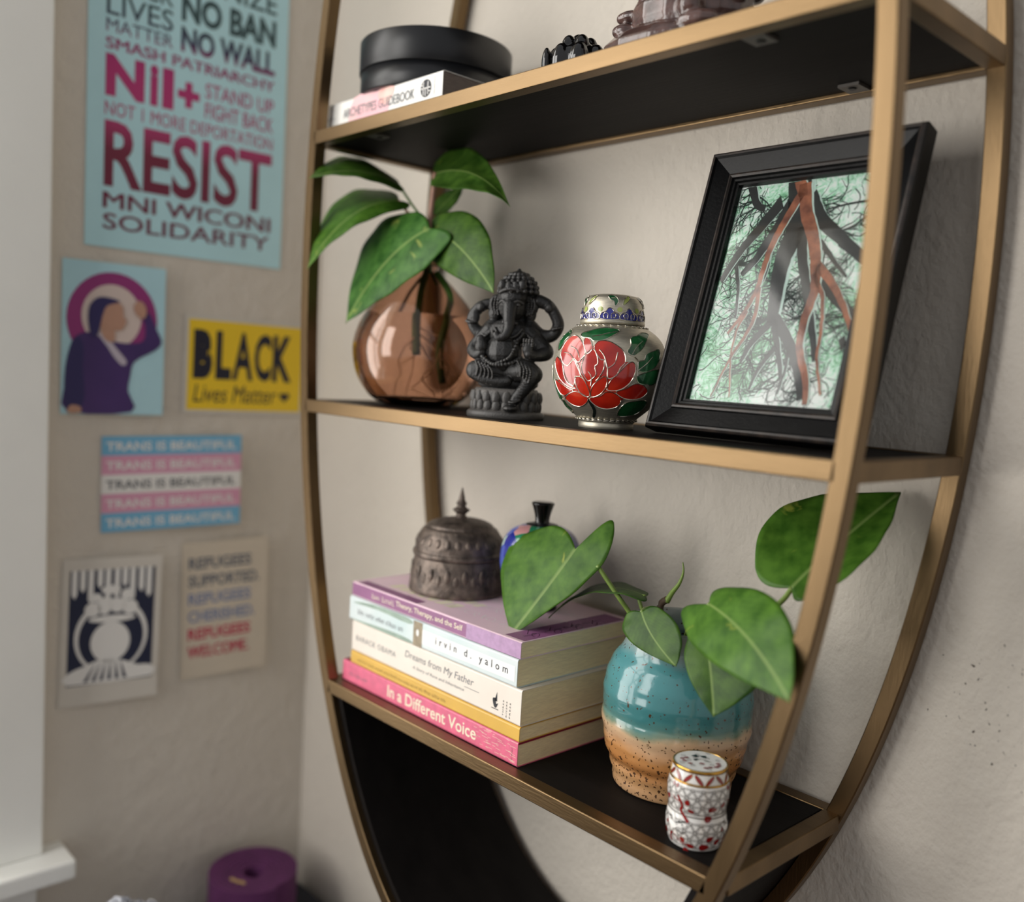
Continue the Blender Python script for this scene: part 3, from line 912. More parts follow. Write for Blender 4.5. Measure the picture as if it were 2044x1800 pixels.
mesh_obj('glass', *lathe(shell, 96), M_glass, gv, True)
M_water = bpy.data.materials.new('water'); M_water.use_nodes = True
nt, N, b = nodes_of(M_water)
b.inputs['Base Color'].default_value = (0.97, 0.93, 0.88, 1)
b.inputs['Roughness'].default_value = 0.0
b.inputs['IOR'].default_value = 1.33
b.inputs['Transmission Weight'].default_value = 1.0
WZ = 0.080
wat = [(0, 0.0072)] + [(r - 0.0003, z + 0.0002) for r, z in inner if z < WZ] + [(0, WZ)]
mesh_obj('water', *lathe(wat, 96), M_water, gv, True)

OG = (VX, VY, ST2 + 0.009)
p1 = empty('pothos_cutting', OG, label='pothos cutting with six green leaves standing in the glass vase', cat='plant')
def Y(u, v, y): return aty(u, v, y)
leaf(p1, Y(797, 370, .060), Y(722, 322, .016), Y(617, 356, -.010), Y(720, 309, .060), Y(742, 352, .022), M_leafd, (.06, .10), .10, OG)
leaf(p1, Y(796, 400, .060), Y(690, 400, .012), Y(614, 537, -.010), Y(700, 378, .055), Y(738, 432, .025), M_leaf, (.05, .10), .05, OG)
leaf(p1, Y(858, 456, .050), Y(765, 500, .035), Y(690, 645, .020), Y(755, 442, .050), Y(838, 535, .036), M_leafv, (.05, .10), .05, OG)
leaf(p1, Y(862, 456, .058), Y(925, 482, .050), Y(986, 585, .045), Y(872, 528, .046), Y(945, 428, .062), M_leafd, (.08, .10), .05, OG)
leaf(p1, Y(868, 347, .070), Y(950, 318, .064), Y(1017, 411, .052), Y(930, 300, .092), Y(938, 382, .050), M_leafd, (.06, .10), .06, OG)
leaf(p1, Y(868, 428, .085), Y(890, 400, .092), Y(925, 372, .100), Y(872, 398, .09), Y(905, 412, .092), M_leafd, (.06, .06), .02, OG)
stem(p1, [Y(854, 545, .0735), Y(853, 500, .068), Y(858, 440, .066), Y(864, 390, .068), Y(869, 345, .070)], .0022, M_rose, OG)
stem(p1, [Y(797, 370, .060), Y(818, 402, .062), Y(848, 445, .066), Y(856, 470, .068)], .0011, M_stemd, OG, 'petiole')
stem(p1, [Y(796, 400, .060), Y(812, 422, .062), Y(838, 455, .066), Y(850, 490, .068)], .0013, M_rose, OG, 'petiole')
stem(p1, [Y(858, 456, .050), Y(852, 480, .058), Y(850, 530, .068), Y(846, 560, .072)], .0012, M_stemd, OG, 'petiole')
stem(p1, [Y(862, 456, .058), Y(856, 500, .064), Y(860, 545, .070), Y(872, 570, .073)], .0012, M_stemd, OG, 'petiole')
bz = ST2 + 0.012
stem(p1, [Y(852, 540, .072), Y(840, 585, .070), Y(832, 650, .064), Y(832, 705, .060)], .0032, M_stemd, OG)
stem(p1, [Y(872, 545, .074), Y(898, 590, .076), Y(888, 640, .072), Y(872, 700, .068), Y(880, 760, .066)], .0030, M_stemd, OG)
stem(p1, [Y(852, 545, .078), Y(820, 580, .085), Y(795, 625, .09), Y(782, 655, .092)], .0016, M_bark, OG, 'brown_root')
rr = random.Random(5)
for k in range(13):
    a = Y(836 if k < 6 else 876, 660 + 6 * k, .064)
    pts = [a]
    for j in range(5):
        a = a + Vector((rr.uniform(-.011, .011), rr.uniform(-.009, .009), rr.uniform(-.015, -.001)))
        a.z = max(a.z, bz)
        d = Vector((a.x - VX, a.y - VY))
        if d.length > .040:
            d *= .040 / d.length
            a.x, a.y = VX + d.x, VY + d.y
        pts.append(a.copy())
    stem(p1, pts, lambda t: .0006 * (1 - .6 * t), M_root, OG, 'root', 5)

# ---------------------------------------------------------------- seated elephant-headed statuette
U_ = 0.0000862
M_stone = pbr('black_carved_stone', lin(20, 20, 21), 0.42, col2=lin(40, 39, 38), vscale=140, bump=0.4, bscale=700)
nt, N, b = nodes_of(M_stone)                 # grey dust rubbed onto the raised edges
ge = N('ShaderNodeNewGeometry'); mr = N('ShaderNodeMapRange'); mr.inputs[1].default_value = .51; mr.inputs[2].default_value = .60; mr.inputs[4].default_value = .5
nt.links.new(ge.outputs['Pointiness'], mr.inputs[0])
mx = N('ShaderNodeMix', data_type='RGBA'); nt.links.new(mr.outputs[0], mx.inputs[0]); nt.links.new(b.inputs['Base Color'].links[0].from_socket, mx.inputs[6]); mx.inputs[7].default_value = lin(128, 124, 120)
nt.links.new(mx.outputs[2], b.inputs['Base Color'])
ga = empty('statuette', (-0.0405, 0.0470, ST2), (0, 0, 0.62), 'black carved stone statuette of a seated elephant-headed deity', 'statuette')
def g(x, z, y=0): return ((x - 480) * U_, y * U_, (1440 - z) * U_)
P_ = []
def gb_(x, z, y, r):
    P_.append(ball(g(x, z, y), tuple(q * U_ for q in r) if isinstance(r, tuple) else r * U_, 14, 9))
def limb(pts, n=7):
    sm = smooth_prof([(x, z, y, r) for x, z, y, r in pts], n)
    for x, z, y, r in sm:
        gb_(x, z, y, r)
gb_(450, 860, -70, (165, 150, 165)); gb_(460, 960, -40, (190, 150, 110)); gb_(480, 690, -10, (190, 125, 130)); gb_(480, 1010, 0, (230, 150, 80))
gb_(500, 460, -30, (125, 120, 135)); gb_(500, 380, -30, (135, 120, 90))                       # head
gb_(350, 455, 20, (85, 40, 105)); gb_(330, 520, 10, (55, 35, 80)); gb_(640, 445, 20, (85, 40, 105)); gb_(655, 515, 10, (55, 35, 80))   # ears
limb([(495, 470, -120, 70), (500, 560, -160, 56), (505, 650, -170, 46), (480, 720, -190, 40), (425, 740, -190, 34), (400, 715, -190, 28)])   # trunk
gb_(450, 600, -140, (16, 40, 22)); gb_(560, 610, -130, (16, 36, 20))                               # tusks
for z, r in ((330, 172), (290, 168), (250, 150), (215, 120), (185, 80)):                          # crown tiers with beads
    gb_(535, z, 0, (r, r * .85, 38))
    for k in range(18):
        a = 2 * PI * k / 18
        gb_(535 + r * math.cos(a), z, r * .85 * math.sin(a), 21)
limb([(535, 190, 0, 42), (535, 160, 0, 26), (535, 135, 0, 12)], 3)
for x in (420, 480, 540, 600): gb_(x, 300 - abs(x - 510) * .2, -140, (34, 24, 44))
limb([(650, 640, 40, 80), (740, 700, 60, 68), (850, 690, 60, 56), (900, 600, 50, 54), (860, 500, 40, 50), (800, 430, 40, 52), (720, 400, 40, 60)])   # raised arm, viewer's right
limb([(320, 640, 40, 80), (230, 700, 60, 62), (150, 660, 60, 52), (120, 570, 50, 50), (180, 480, 40, 50), (260, 440, 40, 48), (320, 440, 40, 46)])
gb_(900, 590, 30, (42, 36, 60)); gb_(820, 455, 20, 50); gb_(150, 560, 20, (48, 36, 64)); gb_(210, 470, 20, 46)
limb([(640, 680, 10, 85), (760, 790, 10, 76), (820, 850, -30, 66), (740, 880, -100, 52), (690, 870, -140, 46)])          # lower arm with raised palm
gb_(680, 830, -160, (46, 22, 62))
for k in range(4): limb([(645 + k * 24, 800, -165, 13), (643 + k * 25, 745, -168, 11)], 3)
limb([(310, 680, 10, 85), (210, 780, 0, 68), (165, 850, -30, 60), (220, 890, -100, 52), (270, 870, -140, 46)])
gb_(265, 820, -150, (58, 46, 66)); gb_(255, 760, -150, (40, 34, 40))
limb([(420, 1030, -60, 110), (300, 1020, -110, 100), (215, 1030, -120, 84)])                      # folded leg
limb([(215, 1040, -130, 74), (320, 1100, -160, 56), (450, 1120, -170, 46), (520, 1110, -170, 40)])
limb([(540, 1030, -60, 110), (650, 1010, -120, 104), (740, 1045, -140, 82)])                      # lowered leg
limb([(735, 1060, -150, 74), (680, 1160, -170, 60), (610, 1250, -180, 52), (575, 1320, -190, 46)])
gb_(565, 1345, -215, (70, 80, 34))
for k in range(9): gb_(690 - 13 * k, 1120 + 24 * k, -222, (34, 10, 7))
limb([(270, 900, -150, 20), (360, 960, -210, 18), (450, 975, -225, 18), (560, 950, -200, 18), (620, 900, -150, 18)], 4)   # belt
limb([(580, 760, -120, 14), (560, 860, -205, 14), (520, 920, -225, 14), (430, 960, -225, 14)], 4)                   # sash
limb([(350, 690, -110, 16), (400, 760, -150, 16), (480, 785, -160, 16), (580, 750, -130, 16), (620, 690, -100, 16)], 4)
gb_(480, 1130, 30, (280, 190, 90)); gb_(480, 1220, 30, (300, 200, 70))
def beads(path, r, n):                       # strings of beads
    sm = smooth_prof(path, n)
    for x, z, y in sm: gb_(x, z, y, r)
beads([(370, 660, -115), (420, 720, -150), (480, 745, -165), (560, 720, -150), (610, 660, -115)], 13, 5)
beads([(640, 690, -70), (690, 730, -75), (720, 690, -40)], 13, 4); beads([(320, 690, -70), (270, 730, -75), (240, 690, -40)], 13, 4)
beads([(860, 640, 0), (900, 630, -10), (945, 620, 10)], 14, 3); beads([(80, 600, 10), (120, 610, -10), (165, 600, 0)], 14, 3)
beads([(560, 1290, -235), (600, 1290, -240), (640, 1270, -215)], 13, 4)
for k in range(5): limb([(230 + 30 * k, 950 + 8 * k, -190 - 4 * k, 9), (260 + 32 * k, 1010 + 6 * k, -215, 9), (250 + 36 * k, 1070 + 4 * k, -215, 9)], 4)   # folds of the cloth
for k in range(4): limb([(600 + 34 * k, 930 + 14 * k, -200, 9), (640 + 30 * k, 990 + 12 * k, -232, 9), (640 + 26 * k, 1060 + 16 * k, -225, 9)], 4)
for s_ in (-1, 1):                           # ridges of the ears, brows and eyes
    for k in range(3): limb([(500 + s_ * (130 + 26 * k), 370 + 10 * k, -22, 10), (500 + s_ * (140 + 28 * k), 450, -28, 10), (500 + s_ * (128 + 22 * k), 530 - 6 * k, -22, 10)], 4)
    limb([(500 + s_ * 40, 430, -150, 12), (500 + s_ * 75, 420, -138, 13), (500 + s_ * 105, 440, -110, 11)], 4)
    gb_(500 + s_ * 70, 452, -140, (20, 12, 12))
beads([(400, 345, -115), (450, 325, -145), (510, 318, -155), (570, 325, -145), (620, 345, -110)], 16, 4)
gb_(480, 620, 90, (150, 60, 260)); 
fig = mesh_obj('figure', *join(P_), M_stone, ga)
remesh(fig, .00042, 1)
mesh_obj('base_slab', *lathe([(0, 0), (.0292, 0), (.0300, .0012), (.0300, .0040), (.0285, .0055), (.0268, .0060), (0, .0062)], 64), M_stone, ga, True)
lot = mesh_obj('lotus_core', *lathe([(0, .0058), (.0262, .0058), (.0240, .0095), (.0250, .0140), (.0262, .0190), (.0235, .0225), (0, .0225)], 48), M_stone, ga, True)
for rw, (z, r, n_) in enumerate(((.0092, .0256, 22), (.0158, .0258, 20))):
    for k in range(n_):
        a = 2 * PI * (k + rw * .5) / n_
        V, F = ball((0, 0, 0), (.0033, .0024, .0050), 12, 8)
        mt = Matrix.Translation((r * math.cos(a), r * math.sin(a), z)) @ Matrix.Rotation(a - PI / 2, 4, 'Z')
        mesh_obj('lotus_petal', [mt @ Vector(v) for v in V], F, M_stone, ga, True)
for o in ga.children:                        # an oval plinth: deeper left to right than front to back
    if o.name.startswith(('base', 'lotus')):
        for v in o.data.vertices:
            v.co.y *= 0.72

# ---------------------------------------------------------------- enamelled ginger jar
JX, JY = 0.0505, 0.0600
jr = empty('ginger_jar', (JX, JY, ST2), label='silver lidded ginger jar with a red enamel flower and green leaves', cat='jar')
M_silver = pbr('brushed_silver', lin(196, 189, 172), 0.40, metal=0.8, var=0.14, vscale=160, bump=0.12, bscale=500, stretch=(1, 1, 9))
M_wire = pbr('silver_wire', lin(206, 200, 186), 0.25, metal=1.0)
def enamel(name, c, c2):
    return pbr(name, c, 0.14, col2=c2, vscale=70, coat=0.6)
E_red = enamel('red_enamel', lin(150, 20, 16), lin(196, 44, 22)); E_pink = enamel('red_enamel_highlight', lin(150, 22, 34), lin(206, 84, 74))
E_grn = enamel('green_enamel', lin(14, 62, 34), lin(38, 104, 58)); E_blue = enamel('blue_enamel', lin(30, 32, 104), lin(46, 50, 140)); E_lime = enamel('lime_enamel', lin(140, 156, 72), lin(176, 186, 104))
E_blk = enamel('black_enamel', lin(12, 18, 16), lin(22, 28, 24))
K = 7.91e-5
jp = [(242, 1490), (246, 1470), (244, 1436), (256, 1425), (262, 1405), (330, 1345), (412, 1265), (462, 1170), (492, 1060), (500, 950), (490, 850), (460, 745), (415, 680), (350, 628), (300, 600), (278, 590)]
jprof = smooth_prof([(r * K, (1490 - z) * K) for r, z in jp], 4)
mesh_obj('body', *lathe([(0, .0005)] + jprof + [(.0, (1490 - 590) * K)], 96), M_silver, jr, True)
lp = [(284, 584), (286, 560), (276, 548), (272, 480), (266, 440), (258, 400), (244, 362), (214, 336), (150, 322), (60, 316)]
lprof = [(r * K, (1490 - z) * K) for r, z in lp]
lid = mesh_obj('lid', *lathe([(0, (1490 - 584) * K)] + lprof + [(0, (1490 - 315) * K)], 96), M_silver, jr, True)
def jrad(z):
    pr = jprof if z < (1490 - 590) * K else lprof
    for a, c in zip(pr, pr[1:]):
        if min(a[1], c[1]) <= z <= max(a[1], c[1]):
            k = (z - a[1]) / (c[1] - a[1] + 1e-12)
            return a[0] + k * (c[0] - a[0])
    return pr[-1][0]
JPH = math.atan2(CAM.y - JY, CAM.x - JX)
def jmap(zx, zy, rot=0.0, off=0.0003):
    xa = 1378 + (1470 - zy) * 60 / 910
    z = (1490 - zy) * K
    r = jrad(z)
    q = max(-.985, min(.985, (zx - xa) * K / max(r, 1e-5)))
    ph = JPH + rot + math.asin(q)
    return ((r + off) * math.cos(ph), (r + off) * math.sin(ph), z)
RED = [[(1000, 850), (1040, 760), (1100, 705), (1150, 710), (1190, 770), (1210, 850), (1180, 900), (1150, 930), (1110, 900), (1060, 960), (1020, 940), (1005, 900)],
       [(1020, 950), (1060, 962), (1110, 910), (1140, 960), (1170, 1040), (1130, 1055), (1110, 1130), (1060, 1090), (1030, 1020)],
       [(1195, 760), (1215, 720), (1250, 730), (1270, 790), (1262, 825), (1230, 855), (1212, 830)],
       [(1285, 800), (1320, 745), (1400, 740), (1470, 770), (1530, 820), (1545, 900), (1500, 960), (1470, 1020), (1400, 1050), (1395, 960), (1370, 900), (1345, 900), (1318, 870)],
       [(1190, 920), (1220, 850), (1280, 815), (1310, 870), (1315, 930), (1290, 960), (1300, 1020), (1270, 1060), (1230, 1080), (1190, 1020), (1178, 960)],
       [(1122, 1062), (1140, 1045), (1190, 1062), (1220, 1112), (1246, 1180), (1236, 1215), (1180, 1200), (1138, 1140)],
       [(1254, 1180), (1272, 1120), (1312, 1075), (1370, 1035), (1392, 1065), (1380, 1130), (1330, 1190), (1264, 1215)],
       [(945, 930), (965, 890), (998, 925), (1015, 960), (1026, 1040), (1056, 1102), (1128, 1152), (1060, 1138), (990, 1080), (955, 1000)],
       [(945, 1090), (990, 1110), (1060, 1152), (1106, 1168), (1060, 1200), (1020, 1220), (970, 1180)],
       [(1035, 1240), (1090, 1185), (1150, 1180), (1228, 1222), (1215, 1270), (1160, 1305), (1090, 1290)],
       [(1242, 1228), (1330, 1204), (1380, 1166), (1450, 1170), (1508, 1215), (1480, 1280), (1390, 1310), (1300, 1290)],
       [(1400, 1110), (1430, 1055), (1500, 985), (1560, 920), (1610, 905), (1630, 960), (1600, 1050), (1540, 1115), (1470, 1148), (1395, 1148)],
       [(1465, 1162), (1550, 1126), (1620, 1085), (1690, 1090), (1730, 1140), (1690, 1190), (1620, 1215), (1530, 1210)]]
GRN = [[(975, 830), (985, 750), (1030, 690), (1090, 640), (1085, 690), (1040, 740), (1010, 790)],
       [(1185, 715), (1182, 680), (1240, 660), (1320, 635), (1410, 625), (1495, 640), (1440, 690), (1370, 730), (1285, 745), (1250, 722)],
       [(1560, 820), (1590, 760), (1590, 700), (1640, 680), (1680, 650), (1740, 660), (1720, 720), (1690, 780), (1640, 830), (1600, 850)],
       [(1640, 960), (1650, 900), (1700, 880), (1720, 830), (1780, 800), (1830, 780), (1835, 860), (1800, 930), (1740, 970), (1680, 980)],
       [(1640, 1020), (1700, 990), (1780, 960), (1850, 950), (1840, 1010), (1780, 1080), (1700, 1085), (1650, 1070)],
       [(1480, 1340), (1530, 1260), (1620, 1230), (1720, 1225), (1700, 1290), (1620, 1350), (1500, 1370)],
       [(912, 960), (930, 1050), (960, 1150), (1000, 1230), (990, 1265), (950, 1180), (922, 1080)],
       [(1010, 1250), (1040, 1290), (1090, 1340), (1080, 1375), (1030, 1320)]]
BACK = [(945, 930), (965, 890), (1000, 905), (1000, 850), (1040, 760), (1100, 705), (1150, 710), (1190, 765), (1215, 720), (1250, 730), (1275, 790), (1320, 745), (1400, 740), (1470, 770), (1530, 820), (1545, 905), (1610, 905), (1630, 960),
        (1600, 1050), (1560, 1115), (1690, 1090), (1730, 1140), (1690, 1190), (1530, 1210), (1480, 1280), (1390, 1310), (1300, 1290), (1240, 1232), (1160, 1305), (1090, 1290), (1035, 1240), (970, 1180), (945, 1090), (985, 1085), (955, 1000)]
for rot in (0, PI):
    v, f = fill(BACK, 30)
    mesh_obj('flower_ground', [jmap(x, y, rot, .00018) for x, y in v], f, E_red, jr, True)
    for i, p in enumerate(RED):
        sm = closed_smooth(p, 4)
        v, f = fill(sm, 32)
        mesh_obj('petal', [jmap(x, y, rot) for x, y in v], f, E_pink if i in (0, 1, 2) else E_red, jr, True)  # pinker red on the upper-left petals paints their highlight into the enamel
        mesh_obj('petal_wire', *tube([jmap(x, y, rot) for x, y in sm + sm[:2]], .00033, 5, 0), M_wire, jr)
    for p in GRN:
        sm = closed_smooth(p, 4)
        v, f = fill(sm, 32)
        mesh_obj('enamel_leaf', [jmap(x, y, rot) for x, y in v], f, E_grn, jr, True)
        mesh_obj('leaf_wire', *tube([jmap(x, y, rot) for x, y in sm + sm[:2]], .00033, 5, 0), M_wire, jr)
    sm = closed_smooth([(1235, 1238), (1262, 1262), (1297, 1330), (1286, 1395), (1266, 1390), (1272, 1330), (1242, 1272)], 3)
    v, f = fill(sm, 32)
    mesh_obj('flower_stalk', [jmap(x, y, rot) for x, y in v], f, E_blk, jr, True)
    for L_ in ([(1105, 900), (1150, 950), (1175, 1030), (1215, 1090)], [(1370, 905), (1365, 970), (1330, 1040), (1300, 1075)], [(1235, 1000), (1262, 1050), (1255, 1120)],
               [(1090, 795), (1140, 825), (1160, 890)], [(1030, 850), (1080, 860), (1110, 900)], [(1330, 815), (1370, 870), (1390, 960)], [(1480, 830), (1455, 920), (1400, 965)],
               [(1270, 705), (1340, 690), (1480, 648)], [(1600, 840), (1640, 770), (1690, 720)], [(1650, 970), (1720, 910), (1770, 850)], [(1620, 860), (1650, 900), (1640, 1010)]):
        mesh_obj('inlay_wire', *tube([jmap(x, y, rot, .0004) for x, y in smooth_prof(L_, 4)], .0003, 5, 0), M_wire, jr)
# blue lappet band, lime dots, white scrolls on the lid
for k in range(10):
    a0 = 2 * PI * k / 10 + JPH - .1
    def cmap(dx, zy, a0=a0, off=.0003):
        z = (1490 - zy) * K; r = jrad(z) + off
        a = a0 + dx / 272.0
        return (r * math.cos(a), r * math.sin(a), z)
    pts = closed_smooth([(-76, 545), (-74, 500), (-40, 485), (-20, 458), (0, 450), (20, 458), (40, 485), (74, 500), (76, 545)], 3)
    v, f = fill(pts, 24)
    mesh_obj('lappet', [cmap(x, y) for x, y in v], f, E_blue, lid, True)
    mesh_obj('lappet_wire', *tube([cmap(x, y) for x, y in pts + pts[:2]], .0003, 5, 0), M_wire, lid)
    for s in (-1, 1):
        sc = [(s * 16, 540), (s * 14, 505), (s * 34, 492), (s * 52, 510), (s * 44, 536), (s * 30, 530)]
        mesh_obj('scroll_wire', *tube([cmap(x, y, off=.0005) for x, y in smooth_prof(sc, 3)], .00028, 5, 0), M_wire, lid)
    v, f = fill(disc2(85, 462, 24, 22, 14), 14)
    mesh_obj('lime_dot', [cmap(x, y) for x, y in v], f, E_lime, lid, True)
    lf = closed_smooth([(-60, 425), (-52, 385), (-20, 350), (18, 344), (8, 372), (-20, 400)], 3) if k % 2 else closed_smooth([(-30, 345), (20, 340), (60, 360), (70, 400), (40, 432), (30, 395), (0, 380)], 3)
    v, f = fill(lf, 24)
    mesh_obj('enamel_leaf', [cmap(x, y) for x, y in v], f, E_lime if k % 2 else E_grn, lid, True)
    mesh_obj('leaf_wire', *tube([cmap(x, y) for x, y in lf + lf[:2]], .0003, 5, 0), M_wire, lid)
for zz, rr_ in (((1490 - 1412) * K, 268 * K), ((1490 - 603) * K, 312 * K)):      # twisted wire collars
    for k in range(30):
        a = 2 * PI * k / 30
        V, F = ball((0, 0, 0), (.0022, .0007, .0006), 8, 5)
        mt = Matrix.Translation((rr_ * math.cos(a), rr_ * math.sin(a), zz)) @ Matrix.Rotation(a + PI / 2, 4, 'Z') @ Matrix.Rotation(.25, 4, 'Y')
        mesh_obj('collar_bead', [mt @ Vector(v) for v in V], F, M_wire, jr, True)

# ---------------------------------------------------------------- picture frame leaning on the shelf
FW, FH, LEAN = 0.1474, 0.196, math.atan2(0.055, 0.188)
pf = empty('picture_frame', (0.0918, 0.0500, ST2 + 0.0004), label='black wooden picture frame with a photo of tree roots, leaning back', cat='picture frame')
M_fr = pbr('black_painted_wood', lin(9, 9, 10), 0.36, spec=0.2, var=0.3, vscale=60, bump=0.12, bscale=500)
M_lip = pbr('brown_lip', lin(58, 48, 42), 0.4, col2=lin(26, 24, 23), vscale=140)  # outer lip and inner bead of the moulding, lighter mottled brown
ca, sa = math.cos(LEAN), math.sin(LEAN)
def fl3(x, h, d):                            # frame plane: x across, h up the frame, d towards the back
    return (x, h * sa + d * ca, h * ca - d * sa + 0.016 * sa)
MP = [(0.0, .015), (0.0, .0030), (.0008, .0012), (.0022, 0), (.0034, .0002), (.0046, .0016), (.0150, .0052), (.0158, .0040), (.0170, .0036), (.0182, .0046), (.0190, .0062), (.0204, .0064), (.0212, .0078), (.0226, .0080), (.0228, .0110), (.0228, .0150)]
cor = [((0, 0), (1, 1)), ((FW, 0), (-1, 1)), ((FW, FH), (-1, -1)), ((0, FH), (1, -1))]
for k in range(4):
    (c0, s0), (c1, s1) = cor[k], cor[(k + 1) % 4]
    V = [fl3(c[0] + s[0] * i, c[1] + s[1] * i, d) for c, s in ((c0, s0), (c1, s1)) for i, d in MP]
    n = len(MP)
    F = [(i, i + 1, n + i + 1, n + i) for i in range(n - 1)] + [(n - 1, 0, n, 2 * n - 1), tuple(range(n - 1, -1, -1)), tuple(range(n, 2 * n))]
    idx = [1 if i in (2, 3, 7, 8) else 0 for i in range(n - 1)] + [0, 0, 0]
    mesh_obj('moulding', V, F, None, pf, mats=[M_fr, M_lip], idx=idx)
PX0, PX1, PH0, PH1 = .0224, FW - .0224, .0224, FH - .0224
M_back = pbr('backing_board', lin(40, 36, 34), 0.8)
V = [fl3(x, h, d) for d in (.0125, .0150) for h in (.003, FH - .003) for x in (.003, FW - .003)]
mesh_obj('backing_board', V, [(0, 2, 3, 1), (4, 5, 7, 6), (0, 1, 5, 4), (2, 6, 7, 3), (0, 4, 6, 2), (1, 3, 7, 5)], M_back, pf)
V = [fl3(FW / 2 + sx_ * w_, h, .0152) for h, w_ in ((.120, .012), (.028, .024)) for sx_ in (-1, 1)] + [fl3(FW / 2 + sx_ * w_, h, d) for h, w_, d in ((.120, .012, .018), (.0335, .024, .042)) for sx_ in (-1, 1)]
mesh_obj('easel_leg', [V[4], V[5], V[7], V[6]] + [(v[0], v[1] + .002, v[2]) for v in (V[4], V[5], V[7], V[6])], [(0, 1, 2, 3), (7, 6, 5, 4), (0, 4, 5, 1), (1, 5, 6, 2), (2, 6, 7, 3), (3, 7, 4, 0)], M_back, pf)
M_ph = bpy.data.materials.new('photo_ground'); M_ph.use_nodes = True
nt, N, b = nodes_of(M_ph)
tc = N('ShaderNodeTexCoord'); n1 = N('ShaderNodeTexNoise'); n1.inputs['Scale'].default_value = 22; n1.inputs['Detail'].default_value = 3
n2 = N('ShaderNodeTexNoise'); n2.inputs['Scale'].default_value = 190; n2.inputs['Detail'].default_value = 6; n2.inputs['Distortion'].default_value = 2.0
nt.links.new(tc.outputs['Object'], n1.inputs['Vector']); nt.links.new(tc.outputs['Object'], n2.inputs['Vector'])
md = N('ShaderNodeMath', operation='MULTIPLY_ADD'); md.inputs[1].default_value = .55; nt.links.new(n2.outputs[0], md.inputs[0])
m5 = N('ShaderNodeMath', operation='MULTIPLY'); m5.inputs[1].default_value = .55; nt.links.new(n1.outputs[0], m5.inputs[0]); nt.links.new(m5.outputs[0], md.inputs[2])
rp = ramp(N, [(.40, lin(84, 146, 100)), (.48, lin(150, 212, 172)), (.55, lin(210, 244, 226)), (.63, lin(246, 252, 248))])
nt.links.new(md.outputs[0], rp.inputs[0]); nt.links.new(rp.outputs[0], b.inputs['Base Color']); b.inputs['Roughness'].default_value = .5
ph = mesh_obj('photo', [fl3(x, h, .0118) for x, h in ((PX0, PH0), (PX1, PH0), (PX1, PH1), (PX0, PH1))], [(0, 1, 2, 3)], M_ph, pf)
P_blk = pbr('photo_black', lin(28, 32, 32), 0.5, col2=lin(46, 50, 48), vscale=80)
P_cop = pbr('photo_copper', lin(104, 56, 40), 0.5, col2=lin(190, 122, 88), vscale=110)
P_wht = pbr('photo_white', lin(206, 232, 222), 0.5)
Q = ((235, 1460), (960, 1500), (1228, 258), (545, 355))
def puv(x, y):                               # bilinear inverse of the photo's four corners
    u, v = .5, .5
    for _ in range(8):
        px = (1 - u) * (1 - v) * Q[0][0] + u * (1 - v) * Q[1][0] + u * v * Q[2][0] + (1 - u) * v * Q[3][0]
        py = (1 - u) * (1 - v) * Q[0][1] + u * (1 - v) * Q[1][1] + u * v * Q[2][1] + (1 - u) * v * Q[3][1]
        a = (1 - v) * (Q[1][0] - Q[0][0]) + v * (Q[2][0] - Q[3][0]); b_ = (1 - u) * (Q[3][0] - Q[0][0]) + u * (Q[2][0] - Q[1][0])
        c = (1 - v) * (Q[1][1] - Q[0][1]) + v * (Q[2][1] - Q[3][1]); d = (1 - u) * (Q[3][1] - Q[0][1]) + u * (Q[2][1] - Q[1][1])
        det = a * d - b_ * c
        u -= ((px - x) * d - (py - y) * b_) / det
        v -= (a * (py - y) - c * (px - x)) / det
    return u, v
def pmap(k):
    def f(x, y):
        x = min(max(x, .004), .996); y = min(max(y, .004), .996)
        return fl3(PX0 + x * (PX1 - PX0), PH0 + y * (PH1 - PH0), .0117 - .00012 * k)
    return f
def branch(pts, w0, w1, mat, k, edge=True):
    q = smooth_prof([puv(x, y) for x, y in pts], 6)
    q = [(x + random.uniform(-.003, .003), y) for x, y in q]
    wf = lambda t: (w0 + (w1 - w0) * t) / 690
    if edge:
        put('print_edge', ribbon([(x + wf(i / len(q)) * .5, y) for i, (x, y) in enumerate(q)], lambda t: wf(t) * .35 + .004), pmap(k), P_wht, ph)
    put('branch_print', ribbon(q, wf), pmap(k + 1), mat, ph)
for pts, a, c in (([(840, 300), (810, 560), (745, 720), (705, 900), (680, 1060)], 110, 48), ([(690, 1040), (705, 1180), (722, 1340)], 30, 16), ([(690, 1040), (580, 1160), (520, 1260)], 32, 14),
                  ([(700, 1040), (770, 1180), (800, 1300), (815, 1440)], 40, 34), ([(835, 560), (835, 720), (850, 900), (870, 1100), (880, 1250)], 50, 20), ([(745, 430), (640, 560), (530, 690), (420, 850)], 50, 24),
                  ([(790, 440), (690, 610), (600, 740), (530, 815)], 50, 20), ([(505, 770), (512, 900), (495, 1035)], 18, 10), ([(885, 400), (930, 520), (1030, 640), (1140, 765)], 56, 30), ([(905, 780), (960, 900), (1085, 1060)], 50, 26),
                  ([(600, 340), (620, 440), (660, 470)], 40, 16), ([(920, 640), (980, 740), (1030, 820)], 20, 8), ([(680, 700), (640, 840), (560, 930)], 18, 8), ([(700, 1180), (620, 1280), (560, 1400)], 22, 10),
                  ([(760, 1180), (740, 1300), (700, 1420)], 16, 8), ([(1000, 1130), (1010, 1180)], 26, 26), ([(1130, 500), (1060, 560), (960, 600)], 8, 4), ([(1150, 420), (1050, 440), (950, 470)], 8, 4)):
    branch(pts, a, c, P_blk, 1)
